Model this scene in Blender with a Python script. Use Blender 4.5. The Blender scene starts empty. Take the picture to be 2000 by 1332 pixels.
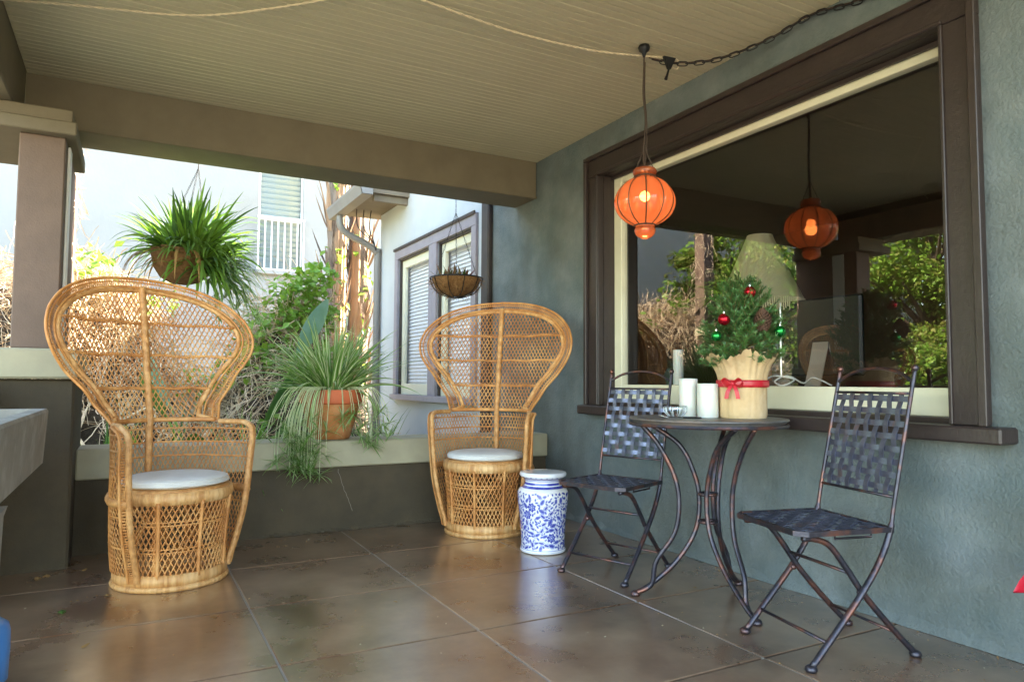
import bpy, math, random
from math import sin, cos, pi, radians, sqrt, atan2, exp
from mathutils import Vector, Matrix
rnd = random.Random(7)
S = bpy.context.scene
COL = S.collection

# ------------------------------------------------------------------ camera, sky, sun, exposure
Rm = Matrix(((0.87966, -0.03242, -0.47450), (-0.47557, -0.04788, -0.87837), (0.00576, 0.99833, -0.05753)))
cam = bpy.data.cameras.new('camera'); cam.sensor_width = 36; cam.lens = 24.77
cam.clip_start = 0.05; cam.clip_end = 500
co = bpy.data.objects.new('camera', cam); COL.objects.link(co)
co.matrix_world = Matrix.Translation((0, 0, .95)) @ Rm.to_4x4()
S.camera = co
SUN = Vector((.79, .05, .61)).normalized()            # towards the sun: over the house roof, behind the camera's right
w = bpy.data.worlds.new('World'); S.world = w; w.use_nodes = True
nt = w.node_tree; bgn = nt.nodes['Background']
sk = nt.nodes.new('ShaderNodeTexSky'); sk.sky_type = 'NISHITA'; sk.sun_disc = False
sk.sun_elevation = math.asin(SUN.z); sk.sun_rotation = atan2(SUN.x, SUN.y)
nt.links.new(sk.outputs[0], bgn.inputs[0]); bgn.inputs[1].default_value = .15
sl = bpy.data.lights.new('sun', 'SUN'); sl.energy = 4.6; sl.angle = radians(.5); sl.color = (1, .93, .82)
so = bpy.data.objects.new('sun', sl); COL.objects.link(so)
so.rotation_euler = SUN.to_track_quat('Z', 'Y').to_euler()
S.view_settings.view_transform = 'Standard'; S.view_settings.look = 'None'
S.view_settings.gamma = 1; S.view_settings.use_curve_mapping = False
S.view_settings.exposure = 3.62
S.view_settings.use_white_balance = True; S.view_settings.white_balance_temperature = 7600; S.view_settings.white_balance_tint = 8

# ------------------------------------------------------------------ helpers
def mat(name, c, rough=.6, metal=0, c2=None, scale=8, mix=(.35, .65), bump=0, bscale=60, spec=.5, coat=0,
        c3=None, scale3=2, stretch=None, detail=5, trans=0, bdist=.01, rough2=None, m3=(.48, .66)):
    m = bpy.data.materials.new(name); m.use_nodes = True; t = m.node_tree; N = t.nodes; L = t.links
    p = N['Principled BSDF']; p.inputs['Base Color'].default_value = (*c, 1)
    p.inputs['Roughness'].default_value = rough; p.inputs['Metallic'].default_value = metal
    p.inputs['Specular IOR Level'].default_value = spec; p.inputs['Coat Weight'].default_value = coat
    tc = N.new('ShaderNodeTexCoord'); vec = tc.outputs['Object']
    if stretch:
        mp = N.new('ShaderNodeMapping'); mp.inputs['Scale'].default_value = stretch; L.new(vec, mp.inputs[0]); vec = mp.outputs[0]
    def noise(s, d=detail):
        n = N.new('ShaderNodeTexNoise'); n.inputs['Scale'].default_value = s; n.inputs['Detail'].default_value = d
        n.inputs['Roughness'].default_value = .62; L.new(vec, n.inputs['Vector']); return n.outputs[0]
    def ramp(src, a, b):
        r = N.new('ShaderNodeMapRange'); r.inputs[1].default_value = a; r.inputs[2].default_value = b; L.new(src, r.inputs[0]); return r.outputs[0]
    def mixc(f, A, B):
        x = N.new('ShaderNodeMix'); x.data_type = 'RGBA'; L.new(f, x.inputs[0])
        for s, v in ((6, A), (7, B)):
            if isinstance(v, tuple): x.inputs[s].default_value = (*v, 1)
            else: L.new(v, x.inputs[s])
        return x.outputs[2]
    out = None
    if c2:
        f1 = ramp(noise(scale), *mix); out = mixc(f1, c, c2)
        if rough2 is not None:
            rr = N.new('ShaderNodeMapRange'); rr.inputs[3].default_value = rough; rr.inputs[4].default_value = rough2
            L.new(f1, rr.inputs[0]); L.new(rr.outputs[0], p.inputs['Roughness'])
    if c3: out = mixc(ramp(noise(scale3), *m3), out if out else c, c3)
    if out: L.new(out, p.inputs['Base Color'])
    if bump:
        b = N.new('ShaderNodeBump'); b.inputs['Strength'].default_value = bump; b.inputs['Distance'].default_value = bdist
        L.new(noise(bscale, 4), b.inputs['Height']); L.new(b.outputs[0], p.inputs['Normal'])
    if trans:   # thin leaves let light through
        tr = N.new('ShaderNodeBsdfTranslucent'); ms = N.new('ShaderNodeMixShader'); ms.inputs[0].default_value = trans
        if out: L.new(out, tr.inputs[0])
        else: tr.inputs[0].default_value = (*c, 1)
        o = N['Material Output']; L.new(p.outputs[0], ms.inputs[1]); L.new(tr.outputs[0], ms.inputs[2]); L.new(ms.outputs[0], o.inputs[0])
    return m

def glassmat(name, r0=.15, tint=(1, 1, 1), rough=0.0):      # thin pane: Schlick reflection over clear transmission, the same from both sides
    m = bpy.data.materials.new(name); m.use_nodes = True; t = m.node_tree; N = t.nodes; L = t.links
    N.remove(N['Principled BSDF']); o = N['Material Output']
    a = N.new('ShaderNodeBsdfTransparent'); a.inputs[0].default_value = (*tint, 1)
    g = N.new('ShaderNodeBsdfGlossy'); g.inputs['Roughness'].default_value = rough
    lw = N.new('ShaderNodeLayerWeight'); lw.inputs[0].default_value = .5
    p = N.new('ShaderNodeMath'); p.operation = 'POWER'; L.new(lw.outputs['Facing'], p.inputs[0]); p.inputs[1].default_value = 5
    f = N.new('ShaderNodeMath'); f.operation = 'MULTIPLY_ADD'; L.new(p.outputs[0], f.inputs[0]); f.inputs[1].default_value = 1 - r0; f.inputs[2].default_value = r0
    x = N.new('ShaderNodeMixShader'); L.new(f.outputs[0], x.inputs[0]); L.new(a.outputs[0], x.inputs[1]); L.new(g.outputs[0], x.inputs[2])
    L.new(x.outputs[0], o.inputs[0]); return m

class MB:
    def __init__(s): s.v = []; s.f = []; s.m = []; s.M = None
    def add(s, vs, fs, mi=0):
        n = len(s.v)
        if s.M is not None: vs = [s.M @ Vector(v) for v in vs]
        s.v += [tuple(v) for v in vs]
        for f in fs: s.f.append(tuple(i + n for i in f)); s.m.append(mi)
    def box(s, x0, x1, y0, y1, z0, z1, mi=0, bev=0):
        if bev == 0:
            vs = [(x, y, z) for z in (z0, z1) for y in (y0, y1) for x in (x0, x1)]
            s.add(vs, [(0, 2, 3, 1), (4, 5, 7, 6), (0, 1, 5, 4), (2, 6, 7, 3), (0, 4, 6, 2), (1, 3, 7, 5)], mi); return
        b = bev; P = []
        lo = (x0, y0, z0); hi = (x1, y1, z1); idx = {}
        for cz in (0, 1):
            for cy in (0, 1):
                for cx in (0, 1):
                    c = (cx, cy, cz)
                    for ax in range(3):
                        p = []
                        for k in range(3):
                            base = hi[k] if c[k] else lo[k]
                            p.append(base if k == ax else (base - b if c[k] else base + b))
                        idx[(c, ax)] = len(P); P.append(tuple(p))
        F = []
        for ax in range(3):
            a1, a2 = (ax + 1) % 3, (ax + 2) % 3
            for sd in (0, 1):
                q = []
                for (i, j) in ((0, 0), (1, 0), (1, 1), (0, 1)):
                    c = [0, 0, 0]; c[ax] = sd; c[a1] = i; c[a2] = j; q.append(idx[(tuple(c), ax)])
                F.append(tuple(q) if sd else tuple(q[::-1]))
            for i in (0, 1):
                for j in (0, 1):
                    c0 = [0, 0, 0]; c1 = [0, 0, 0]; c0[a1] = c1[a1] = i; c0[a2] = c1[a2] = j; c1[ax] = 1
                    q = (idx[(tuple(c0), a1)], idx[(tuple(c1), a1)], idx[(tuple(c1), a2)], idx[(tuple(c0), a2)])
                    F.append(q if (i == j) else q[::-1])
        for c in [(i, j, k) for i in (0, 1) for j in (0, 1) for k in (0, 1)]:
            q = (idx[(c, 0)], idx[(c, 1)], idx[(c, 2)]); F.append(q if sum(c) % 2 else q[::-1])
        s.add(P, F, mi)
    def tube(s, pts, r, n=6, closed=False, mi=0, flat=1.0, up=None, caps=True):
        pts = [Vector(p) for p in pts]; k = len(pts)
        if k < 2: return
        rs = r if isinstance(r, (list, tuple)) else [r] * k
        prev = None; vs = []
        for i, p in enumerate(pts):
            if closed: t = pts[(i + 1) % k] - pts[i - 1]
            else: t = pts[min(i + 1, k - 1)] - pts[max(i - 1, 0)]
            if t.length < 1e-9: t = Vector((0, 0, 1))
            t.normalize()
            if prev is None:
                u = Vector(up) if up else (Vector((0, 0, 1)) if abs(t.z) < .9 else Vector((1, 0, 0)))
            else: u = prev
            u = u - t * u.dot(t)
            if u.length < 1e-6: u = t.orthogonal()
            u.normalize(); prev = u; b = t.cross(u)
            for j in range(n):
                a = 2 * pi * (j + .5) / n
                vs.append(p + (u * cos(a) * flat + b * sin(a)) * rs[i])
        F = []
        for i in range(k if closed else k - 1):
            a = i * n; b2 = ((i + 1) % k) * n
            for j in range(n): F.append((a + j, a + (j + 1) % n, b2 + (j + 1) % n, b2 + j))
        if not closed and caps and n > 2:
            F.append(tuple(range(n))[::-1]); F.append(tuple((k - 1) * n + j for j in range(n)))
        s.add(vs, F, mi)
    def lathe(s, prof, n=32, c=(0, 0, 0), mod=None, mi=0, cap=True):
        vs = []
        for (r, z) in prof:
            for j in range(n):
                a = 2 * pi * j / n; q = r * (mod(a, z) if mod else 1)
                vs.append((c[0] + q * cos(a), c[1] + q * sin(a), c[2] + z))
        F = []
        for i in range(len(prof) - 1):
            for j in range(n): F.append((i * n + j, i * n + (j + 1) % n, (i + 1) * n + (j + 1) % n, (i + 1) * n + j))
        if cap:
            F.append(tuple(range(n))[::-1]); F.append(tuple((len(prof) - 1) * n + j for j in range(n)))
        s.add(vs, F, mi)
    def ball(s, c, r, n=10, mi=0):
        s.lathe([(r * sin(pi * (i + .02) / (n + .04)), -r * cos(pi * (i + .02) / (n + .04))) for i in range(n + 1)], n * 2 - 4, c, mi=mi)
    def leaf(s, p, az, el, L, wd, droop, seg=7, mi=0, mid=None, fold=.25, twist=0, tip=.06):
        """arching strap leaf; with mid a pale stripe of material mid runs along it"""
        p = Vector(p); d = Vector((cos(az) * cos(el), sin(az) * cos(el), sin(el))); rows = []
        side = Vector((-sin(az), cos(az), 0))
        if twist: side = (Matrix.Rotation(twist, 3, d) @ side)
        st = L / seg
        for i in range(seg + 1):
            t = i / seg; wv = wd * (min(1, .55 + t * 1.6) if t < .3 else 1) * max(tip, (1 - t ** 2.6))
            nr = side.cross(d).normalized()
            if mid is None: rows.append([p - side * wv + nr * wv * fold, p, p + side * wv + nr * wv * fold])
            else: rows.append([p - side * wv + nr * wv * fold, p - side * wv * .36, p + side * wv * .36, p + side * wv + nr * wv * fold])
            p = p + d * st
            d = (d + Vector((0, 0, -droop * st * (1 + t)))).normalized()
        k = len(rows[0]); vs = [q for r in rows for q in r]
        for c in range(k - 1):
            F = [(i * k + c, i * k + c + 1, (i + 1) * k + c + 1, (i + 1) * k + c) for i in range(seg)]
            n0 = len(s.v)
            if c == 0: s.add(vs, F, mi); base = n0
            else:
                for f in F: s.f.append(tuple(x + base for x in f)); s.m.append(mid if (mid is not None and c == 1) else mi)
    def quadleaf(s, p, dirv, nrm, L, W, mi=0):
        d = dirv.normalized(); b = d.cross(nrm)
        if b.length < 1e-4: b = d.orthogonal()
        b.normalize(); n2 = b.cross(d)
        s.add([p, p + d * L * .45 + b * W + n2 * W * .3, p + d * L, p + d * L * .45 - b * W + n2 * W * .3], [(0, 1, 2), (0, 2, 3)], mi)
    def mesh(s, name, mats, smooth=False, ang=None):
        me = bpy.data.meshes.new(name); me.from_pydata(s.v, [], s.f)
        for m in (mats if isinstance(mats, (list, tuple)) else [mats]): me.materials.append(m)
        if any(s.m): me.polygons.foreach_set('material_index', s.m)
        me.validate(); me.update()
        if smooth:
            me.polygons.foreach_set('use_smooth', [True] * len(me.polygons))
            if ang:
                me.set_sharp_from_angle(angle=radians(ang))
        return me
    def build(s, name, mats, parent=None, smooth=False, ang=None, kind=None, loc=None):
        o = bpy.data.objects.new(name, s.mesh(name, mats, smooth, ang)); COL.objects.link(o)
        if parent: o.parent = parent
        if kind: o['kind'] = kind
        if loc: o.location = loc
        return o

def tag(o, label, cat, group=None, kind=None):
    o['label'] = label
    if cat: o['category'] = cat
    if group: o['group'] = group
    if kind: o['kind'] = kind
    return o
def thing(name, label, cat, loc=(0, 0, 0), rz=0, group=None):
    o = bpy.data.objects.new(name, None); COL.objects.link(o); o.location = loc; o.rotation_euler = (0, 0, rz); o.empty_display_size = .1
    return tag(o, label, cat, group)
def inst(name, me, parent, loc=(0, 0, 0), rot=(0, 0, 0), sc=None):
    o = bpy.data.objects.new(name, me); COL.objects.link(o); o.parent = parent; o.location = loc; o.rotation_euler = rot
    if sc: o.scale = sc
    return o
def bx(name, m, parent, *a, bev=.004, kind=None):
    b = MB(); b.box(*a, bev=bev); return b.build(name, m, parent, kind=kind)
def interp(tab, x):
    if x <= tab[0][0]: return tab[0][1]
    for (a, va), (b, vb) in zip(tab, tab[1:]):
        if x <= b:
            t = (x - a) / (b - a); t = t * t * (3 - 2 * t); return va + (vb - va) * t
    return tab[-1][1]
def spline(P, n=8):
    P = [Vector(p) for p in P]; out = []
    for i in range(len(P) - 1):
        a = P[max(i - 1, 0)]; b = P[i]; c = P[i + 1]; d = P[min(i + 2, len(P) - 1)]
        for k in range(n):
            t = k / n
            out.append(.5 * ((2 * b) + (c - a) * t + (2 * a - 5 * b + 4 * c - d) * t * t + (3 * b - a - 3 * c + d) * t ** 3))
    out.append(P[-1]); return out

# ------------------------------------------------------------------ materials
M = {}
M['stucco'] = mat('stucco_grey_green', (.100, .132, .134), .85, c2=(.178, .203, .200), scale=2.4, mix=(.38, .64), bump=.75, bscale=60, c3=(.082, .088, .072), scale3=1.1, m3=(.44, .70), bdist=.010, detail=8)
M['stucco_skylit'] = mat('stucco_grey_green_skylit', (.46, .485, .49), .85, c2=(.50, .52, .52), scale=3, bump=.5, bscale=95, bdist=.006)  # porch wall stucco lightened: stronger skylight outside put into the colour
M['stucco_dark'] = mat('stucco_olive', (.078, .058, .033), .9, c2=(.055, .042, .024), scale=4, bump=.6, bscale=80, bdist=.008)
M['beam'] = mat('beam_paint', (.165, .135, .088), .75, c2=(.14, .114, .074), scale=5, bump=.15, bscale=140)
M['fascia'] = mat('sill_paint', (.36, .325, .215), .7, c2=(.31, .28, .19), scale=6, bump=.12, bscale=60)
M['ceil'] = mat('ceiling_paint', (.54, .485, .335), .6, c2=(.47, .42, .29), scale=3, stretch=(.6, 6, 6))
M['column'] = mat('column_paint', (.165, .108, .08), .75, c2=(.135, .09, .067), scale=6, bump=.3, bscale=120)
M['casing'] = mat('brown_trim_paint', (.040, .027, .024), .42, c2=(.03, .02, .018), scale=9, bump=.2, bscale=40, stretch=(6, 1, 1))
M['wcasing'] = mat('brown_trim_lilac_lit', (.30, .265, .285), .5, c2=(.26, .23, .245), scale=9)  # brown trim, its lilac outdoor light put into the colour
M['cream'] = mat('cream_paint', (.74, .70, .52), .45, c2=(.68, .64, .47), scale=5)
M['slab'] = mat('stained_concrete', (.155, .068, .033), .25, c2=(.37, .245, .15), scale=2.5, mix=(.31, .69), c3=(.070, .036, .019), scale3=1.8, m3=(.44, .80), bump=.04, bscale=5, coat=1, rough2=.33, detail=6, spec=.9); M['slab'].node_tree.nodes['Principled BSDF'].inputs['Coat Roughness'].default_value = .21; M['slab'].node_tree.nodes['Principled BSDF'].inputs['Coat IOR'].default_value = 1.65
M['joint'] = mat('joint_mortar_lit', (.27, .245, .21), .4)  # pale colour stands for light reflecting along the lengthwise joints
M['joint_dark'] = mat('joint_dirt', (.06, .05, .04), .8)
M['white_wall'] = mat('white_render', (.31, .315, .315), .9, c2=(.27, .275, .27), scale=.7, mix=(.35, .7), c3=(.25, .24, .215), scale3=.35, m3=(.55, .75), bump=.3, bscale=20)
M['white_metal'] = mat('white_metal', (.72, .72, .70), .45)
M['rattan'] = mat('rattan', (.60, .255, .072), .5, c2=(.43, .16, .04), scale=14, c3=(.70, .36, .125), scale3=6, bump=.3, bscale=220, bdist=.003)
M['rattan_pale'] = mat('rattan_wrapped', (.66, .325, .11), .5, c2=(.42, .175, .05), scale=34, c3=(.74, .43, .18), scale3=11, bump=.8, bscale=120, bdist=.005)
M['rattan_band'] = mat('rattan_band', (.72, .39, .145), .5, c2=(.47, .205, .062), scale=60, stretch=(1, 1, .07), c3=(.80, .50, .23), scale3=22, bump=.8, bscale=110, bdist=.006)
M['cushion'] = mat('cushion_canvas', (.70, .69, .65), .9, c2=(.60, .585, .54), scale=5, bump=.7, bscale=9, bdist=.012)
M['iron'] = mat('brushed_iron', (.042, .04, .052), .38, .75, c2=(.075, .07, .085), scale=16, c3=(.20, .085, .06), scale3=11, bump=.15, bscale=50)
M['strap'] = mat('iron_strap', (.16, .17, .235), .36, .7, c2=(.10, .105, .145), scale=14, c3=(.20, .12, .10), scale3=9, m3=(.60, .72), bump=.15, bscale=60)
M['tabletop'] = mat('table_top_metal', (.16, .155, .15), .45, .4, c2=(.10, .095, .095), scale=9, c3=(.22, .17, .14), scale3=5, bump=.2, bscale=30)
M['ceramic'] = mat('white_glaze', (.78, .79, .82), .12, coat=.6)
M['blue1'] = mat('cobalt_glaze', (.035, .045, .30), .12, coat=.6, c2=(.06, .08, .42), scale=60)
M['blue2'] = mat('pale_cobalt_glaze', (.20, .25, .58), .12, coat=.6, c2=(.30, .36, .66), scale=60)
M['terracotta'] = mat('terracotta', (.50, .19, .055), .8, c2=(.40, .15, .05), scale=6, c3=(.58, .27, .12), scale3=9, bump=.2, bscale=50)
M['terra_rim'] = mat('terracotta_rim', (.60, .13, .05), .7, c2=(.50, .12, .05), scale=8)
M['soil'] = mat('soil', (.03, .02, .013), 1)
M['green'] = mat('leaf_green', (.14, .30, .035), .4, c2=(.22, .40, .06), scale=5, trans=.42)
M['green_d'] = mat('leaf_dark', (.045, .12, .025), .4, c2=(.075, .17, .03), scale=6, trans=.3)
M['green_v'] = mat('leaf_edge_green', (.15, .31, .06), .45, c2=(.21, .38, .09), scale=6, trans=.38)
M['leafcream'] = mat('leaf_cream_stripe', (.62, .66, .42), .5, c2=(.54, .60, .34), scale=6, trans=.3)
M['leafdry'] = mat('leaf_dry', (.42, .26, .10), .8, c2=(.30, .17, .06), scale=8, trans=.2)
M['lime'] = mat('leaf_lime', (.24, .38, .05), .45, c2=(.15, .28, .04), scale=3, trans=.42)
M['olive'] = mat('leaf_olive', (.15, .19, .035), .5, c2=(.26, .27, .06), scale=1.2, trans=.4)
M['banana'] = mat('leaf_blue_green', (.20, .36, .27), .3, c2=(.14, .29, .18), scale=5, trans=.35, coat=.3)
M['coir'] = mat('coir_fibre', (.27, .14, .055), 1, c2=(.18, .085, .03), scale=24, bump=1, bscale=60, bdist=.02)
M['blackmetal'] = mat('black_metal', (.012, .012, .014), .45, .3)
M['dry1'] = mat('dry_vine', (.52, .38, .25), .9, c2=(.34, .22, .13), scale=3)
M['dry2'] = mat('dry_vine_pale', (.66, .54, .40), .9, c2=(.52, .40, .27), scale=3)
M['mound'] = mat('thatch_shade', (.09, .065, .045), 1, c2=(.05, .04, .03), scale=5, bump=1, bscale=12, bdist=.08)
M['palm'] = mat('palm_bark', (.30, .23, .18), .95, c2=(.17, .12, .09), scale=7, stretch=(2, 2, .5), bump=1, bscale=16, bdist=.04)
M['palm_o'] = mat('palm_sheath', (.38, .235, .14), .8, c2=(.27, .16, .09), scale=9, stretch=(3, 3, .3))
M['bark'] = mat('bark', (.10, .07, .05), 1, c2=(.06, .04, .03), scale=8, bump=.8, bscale=20)
M['ground'] = mat('garden_soil', (.26, .23, .17), 1, c2=(.20, .19, .12), scale=1.5, c3=(.31, .27, .21), scale3=.4, bump=.6, bscale=9)
M['gutter'] = mat('gutter_paint', (.22, .20, .17), .45, c2=(.19, .17, .15), scale=4)
M['soffit'] = mat('soffit_boards', (.20, .155, .10), .8, c2=(.16, .12, .08), scale=4)
M['roof'] = mat('roof_shingle', (.10, .085, .075), .95, c2=(.07, .06, .055), scale=6)
M['darkstrip'] = mat('dark_downpipe_paint', (.045, .032, .028), .5, c2=(.03, .022, .02), scale=8)
M['glass'] = glassmat('window_glass', .135)
M['wglass'] = glassmat('side_window_glass', .12)
M['blind'] = mat('blind_slat', (.80, .80, .80), .7)
M['concrete'] = mat('cast_concrete', (.26, .235, .195), .8, c2=(.20, .18, .15), scale=4, c3=(.31, .29, .25), scale3=7, bump=.3, bscale=45)
M['bluepl'] = mat('blue_plastic', (.05, .20, .48), .35)
M['candle'] = mat('white_wax', (.60, .60, .545), .4); M['candle'].node_tree.nodes['Principled BSDF'].inputs['Subsurface Weight'].default_value = .3
M['wick'] = mat('wick', (.03, .03, .03), .9)
M['needle'] = mat('fir_needle', (.04, .13, .035), .45, c2=(.085, .20, .045), scale=22)
M['twig'] = mat('fir_twig', (.15, .10, .04), .9)
M['kraft'] = mat('kraft_paper', (.55, .38, .20), .75, c2=(.46, .30, .15), scale=7, c3=(.62, .46, .28), scale3=4, bump=.5, bscale=22)
M['ribbon'] = mat('red_ribbon', (.55, .015, .03), .35, c2=(.42, .01, .02), scale=12)
M['redball'] = mat('red_bauble', (.42, .01, .02), .22, .85)
M['greenball'] = mat('green_bauble', (.01, .26, .05), .22, .85)
M['silver'] = mat('silver_cap', (.6, .6, .58), .25, 1)
M['cone'] = mat('pine_cone', (.055, .022, .011), .8, c2=(.11, .05, .026), scale=45)
M['cord_w'] = mat('white_cord', (.62, .52, .36), .7)
M['cord_d'] = mat('dark_cord', (.05, .03, .02), .6)
M['wire'] = mat('bronze_wire', (.10, .045, .02), .5, .3)
M['red'] = mat('poinsettia_red', (.62, .012, .03), .4, c2=(.5, .01, .03), scale=9, trans=.2)
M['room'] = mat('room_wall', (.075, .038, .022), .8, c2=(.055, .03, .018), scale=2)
M['room_or'] = mat('room_orange', (.55, .20, .05), .7)
M['desk'] = mat('desk_wood', (.07, .04, .025), .4)
M['shade'] = mat('lamp_shade_silk', (.46, .41, .28), .8, trans=.3)
M['screen'] = mat('monitor_shell', (.012, .012, .014), .25)
M['alu'] = mat('aluminium', (.6, .6, .6), .3, .9)
M['carp'] = mat('car_paint', (.35, .35, .33), .25, coat=.5)
M['dark'] = mat('dark_rubber', (.015, .015, .015), .7)

# ------------------------------------------------------------------ ground
g = MB(); g.box(-250, 250, -250, 250, -.5, -.14); o = g.build('ground', M['ground']); o['kind'] = 'structure'; o['label'] = 'garden soil around the porch'

# ------------------------------------------------------------------ porch floor: scored concrete slabs
fb = MB(); fb.box(-1.05, 2.72, -1.4, 4.52, -.139, -.0085); fl = fb.build('porch_floor', M['joint_dark']); fl['kind'] = 'structure'; fl['label'] = 'stained brown concrete porch floor with scored joints'
XS = [-1.05, .468, 1.205, 1.965, 2.72]; YS = [-1.4, -.99, -.30, .395, 1.09, 1.785, 2.485, 3.155, 3.835, 4.52]
for i in range(len(XS) - 1):
    for j in range(len(YS) - 1):
        gx = .0042; gy = .0058
        b = MB(); b.box(XS[i] + (gx if i else 0), XS[i + 1] - (gx if i < len(XS) - 2 else 0), YS[j] + gy, YS[j + 1] - gy, -.008, 0, bev=.0022); b.build('slab', M['slab'], fl)
for x in XS[1:-1]:
    b = MB(); b.box(x - .0036, x + .0036, -1.39, 4.5, -.0084, -.0022); b.build('joint_strip', M['joint'], fl)

# ------------------------------------------------------------------ ceiling boards
cb = MB(); cb.box(-.90, 2.72, -.2, 4.98, 2.672, 2.70); ce = cb.build('ceiling', M['roof']); ce['kind'] = 'structure'; ce['label'] = 'beige beadboard porch ceiling'
pw = .0925; pm = MB()
prof = [(0, .022), (0, .010), (.0035, 0), (.040, 0), (.0430, .009), (.0450, .009), (.048, 0), (.0885, 0), (.0918, .010), (.0918, .022)]
vs = [(x, y, z) for x in (-.56, 2.718) for (y, z) in prof]; n = len(prof)
pm.add(vs, [(i, i + 1, n + i + 1, n + i) for i in range(n - 1)] + [(n - 1, 0, n, 2 * n - 1)])
pme = pm.mesh('ceiling_board', M['ceil'])
y = 4.645 - pw; k = 0
while y > -.2:
    inst('ceiling_board', pme, ce, (0, y, 2.645 + (.0012 if k % 5 == 2 else 0))); y -= pw + (.0028 if k % 7 == 4 else .0004); k += 1
rb = MB(); rb.box(-1.0, 2.9, -.3, 5.02, 2.75, 2.95); o = rb.build('porch_roof', M['roof']); o['kind'] = 'structure'; o['label'] = 'flat dark roof over the porch'

# ------------------------------------------------------------------ beams, column, parapet
t = thing('porch_beam', 'long tan painted beam across the far end of the porch', 'beam', (0, 4.8, 2.36))
bx('beam_face', M['beam'], t, -.57, 2.718, -.155, .185, .0, .388, bev=.008)
bx('trim_strip', M['beam'], t, -.28, 2.717, -.163, -.1555, .0, .018, bev=.002)
t = thing('porch_beam', 'tan beam along the open left side of the porch ceiling', 'beam', (-.73, 1.6, 2.34))
bx('beam_face', M['beam'], t, -.17, .166, -1.8, 3.04, 0, .40, bev=.008)
t = thing('porch_column', 'square brown porch column on a stucco pedestal behind the left wicker chair', 'column', (-.45, 4.6, 0))
bx('pedestal', M['stucco_dark'], t, -.35, .202, -.37, .30, -.138, .95, bev=.012)
bx('pedestal_cap', M['fascia'], t, -.40, .215, -.42, .36, .951, 1.102, bev=.01)
bx('post', M['column'], t, -.085, .115, -.33, .36, 1.103, 2.2, bev=.006)
bx('corner_board', M['white_metal'], t, .1155, .128, -.20, -.08, 1.104, 2.19, bev=.002)
bx('capital', M['beam'], t, -.30, .165, -.40, .37, 2.20, 2.268, bev=.006)
bx('bracket', M['beam'], t, -.24, .145, -.37, .36, 2.269, 2.338, bev=.006)
t = thing('parapet_wall', 'low olive stucco wall with a tan sill under the end opening', 'wall', (1.2, 4.65, 0))
b = MB(); b.box(-1.447, 1.519, -.15, .12, -.138, .405); b.build('wall_face', M['stucco_dark'], t)
b = MB(); b.box(-1.446, -.19, -.185, .13, .406, .572, bev=.008); b.build('sill_board', M['fascia'], t)
b = MB(); b.box(-.188, 1.518, -.184, .13, .406, .571, bev=.008); b.build('sill_board', M['fascia'], t)
t = thing('parapet_wall', 'short olive stucco wall at the left edge beside the concrete sink', 'wall', (-.8, 3.9, 0))
bx('wall_face', M['stucco_dark'], t, -.15, .17, -.28, .328, -.138, .80); bx('sill_board', M['fascia'], t, -.18, .19, -.30, .327, .801, .94)

# ------------------------------------------------------------------ house wall with openings
house = thing('house', 'grey green stucco house wall with a large brown framed picture window', 'house', (2.72, 3.5, 0))
def wall(holes, y0, y1, z0, z1, x0, x1):
    b = MB(); Ys = sorted({y0, y1, *[h[0] for h in holes], *[h[1] for h in holes]}); Zs = sorted({z0, z1, *[h[2] for h in holes], *[h[3] for h in holes]})
    for ya, yb in zip(Ys, Ys[1:]):
        for za, zb in zip(Zs, Zs[1:]):
            if any(h[0] <= ya and yb <= h[1] and h[2] <= za and zb <= h[3] for h in holes): continue
            b.add([(x0, ya, za), (x0, yb, za), (x0, yb, zb), (x0, ya, zb)], [(3, 2, 1, 0)])
            b.add([(x1, ya, za), (x1, yb, za), (x1, yb, zb), (x1, ya, zb)], [(0, 1, 2, 3)])
    for (ya, yb, za, zb) in holes + [(y0, y1, z0, z1)]:
        b.add([(x0, ya, za), (x0, yb, za), (x0, yb, zb), (x0, ya, zb), (x1, ya, za), (x1, yb, za), (x1, yb, zb), (x1, ya, zb)],
              [(0, 1, 5, 4), (1, 2, 6, 5), (2, 3, 7, 6), (3, 0, 4, 7)])
    return b
OY = 3.5
W1 = (1.52, 3.785, .78, 2.33); W2 = (5.78, 6.62, .80, 2.36); W3 = (6.82, 7.80, .80, 2.36)
sh = lambda h: (h[0] - OY, h[1] - OY, h[2], h[3])
wall([sh(W1)], -5 - .4, 5.46 - OY, -.138, 3.3, 0, .2).build('wall', M['stucco'], house)
wall([sh(W2), sh(W3)], 5.46 - OY, 8.53 - OY, -.138, 3.3, 0, .2).build('side_wall', M['stucco_skylit'], house)
# stucco foot, rough at the floor
ft = MB(); pts = []
nseg = 90
for i in range(nseg + 1):
    yy = -4.6 + i * (4.48 - OY + 4.6) / nseg
    pts.append((yy, .012 + .010 * rnd.random(), .02 + .03 * rnd.random()))
for (ya, da, ha), (yb, db, hb) in zip(pts, pts[1:]):
    ft.add([(-.001, ya, ha), (-.001, yb, hb), (-db * .6, yb, hb * .5), (-da * .6, ya, ha * .5), (-da, ya, .0015), (-db, yb, .0015)], [(0, 1, 2, 3), (3, 2, 5, 4)])
ft.build('plaster_foot', M['stucco'], house, smooth=True)
pf = MB()
for i in range(nseg):
    x = .75 + 1.95 * i / nseg; d0 = .006 + .012 * rnd.random(); h0 = .01 + .02 * rnd.random()
    pf.add([(x, 4.499, h0), (x + .023, 4.499, h0 * .8), (x + .023, 4.499 - d0, .002), (x, 4.499 - d0, .002)], [(3, 2, 1, 0)])
o = pf.build('plaster_crumbs', M['stucco_dark'], None); tag(o, 'crumbled plaster line where the end parapet meets the floor', 'plaster')
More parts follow.
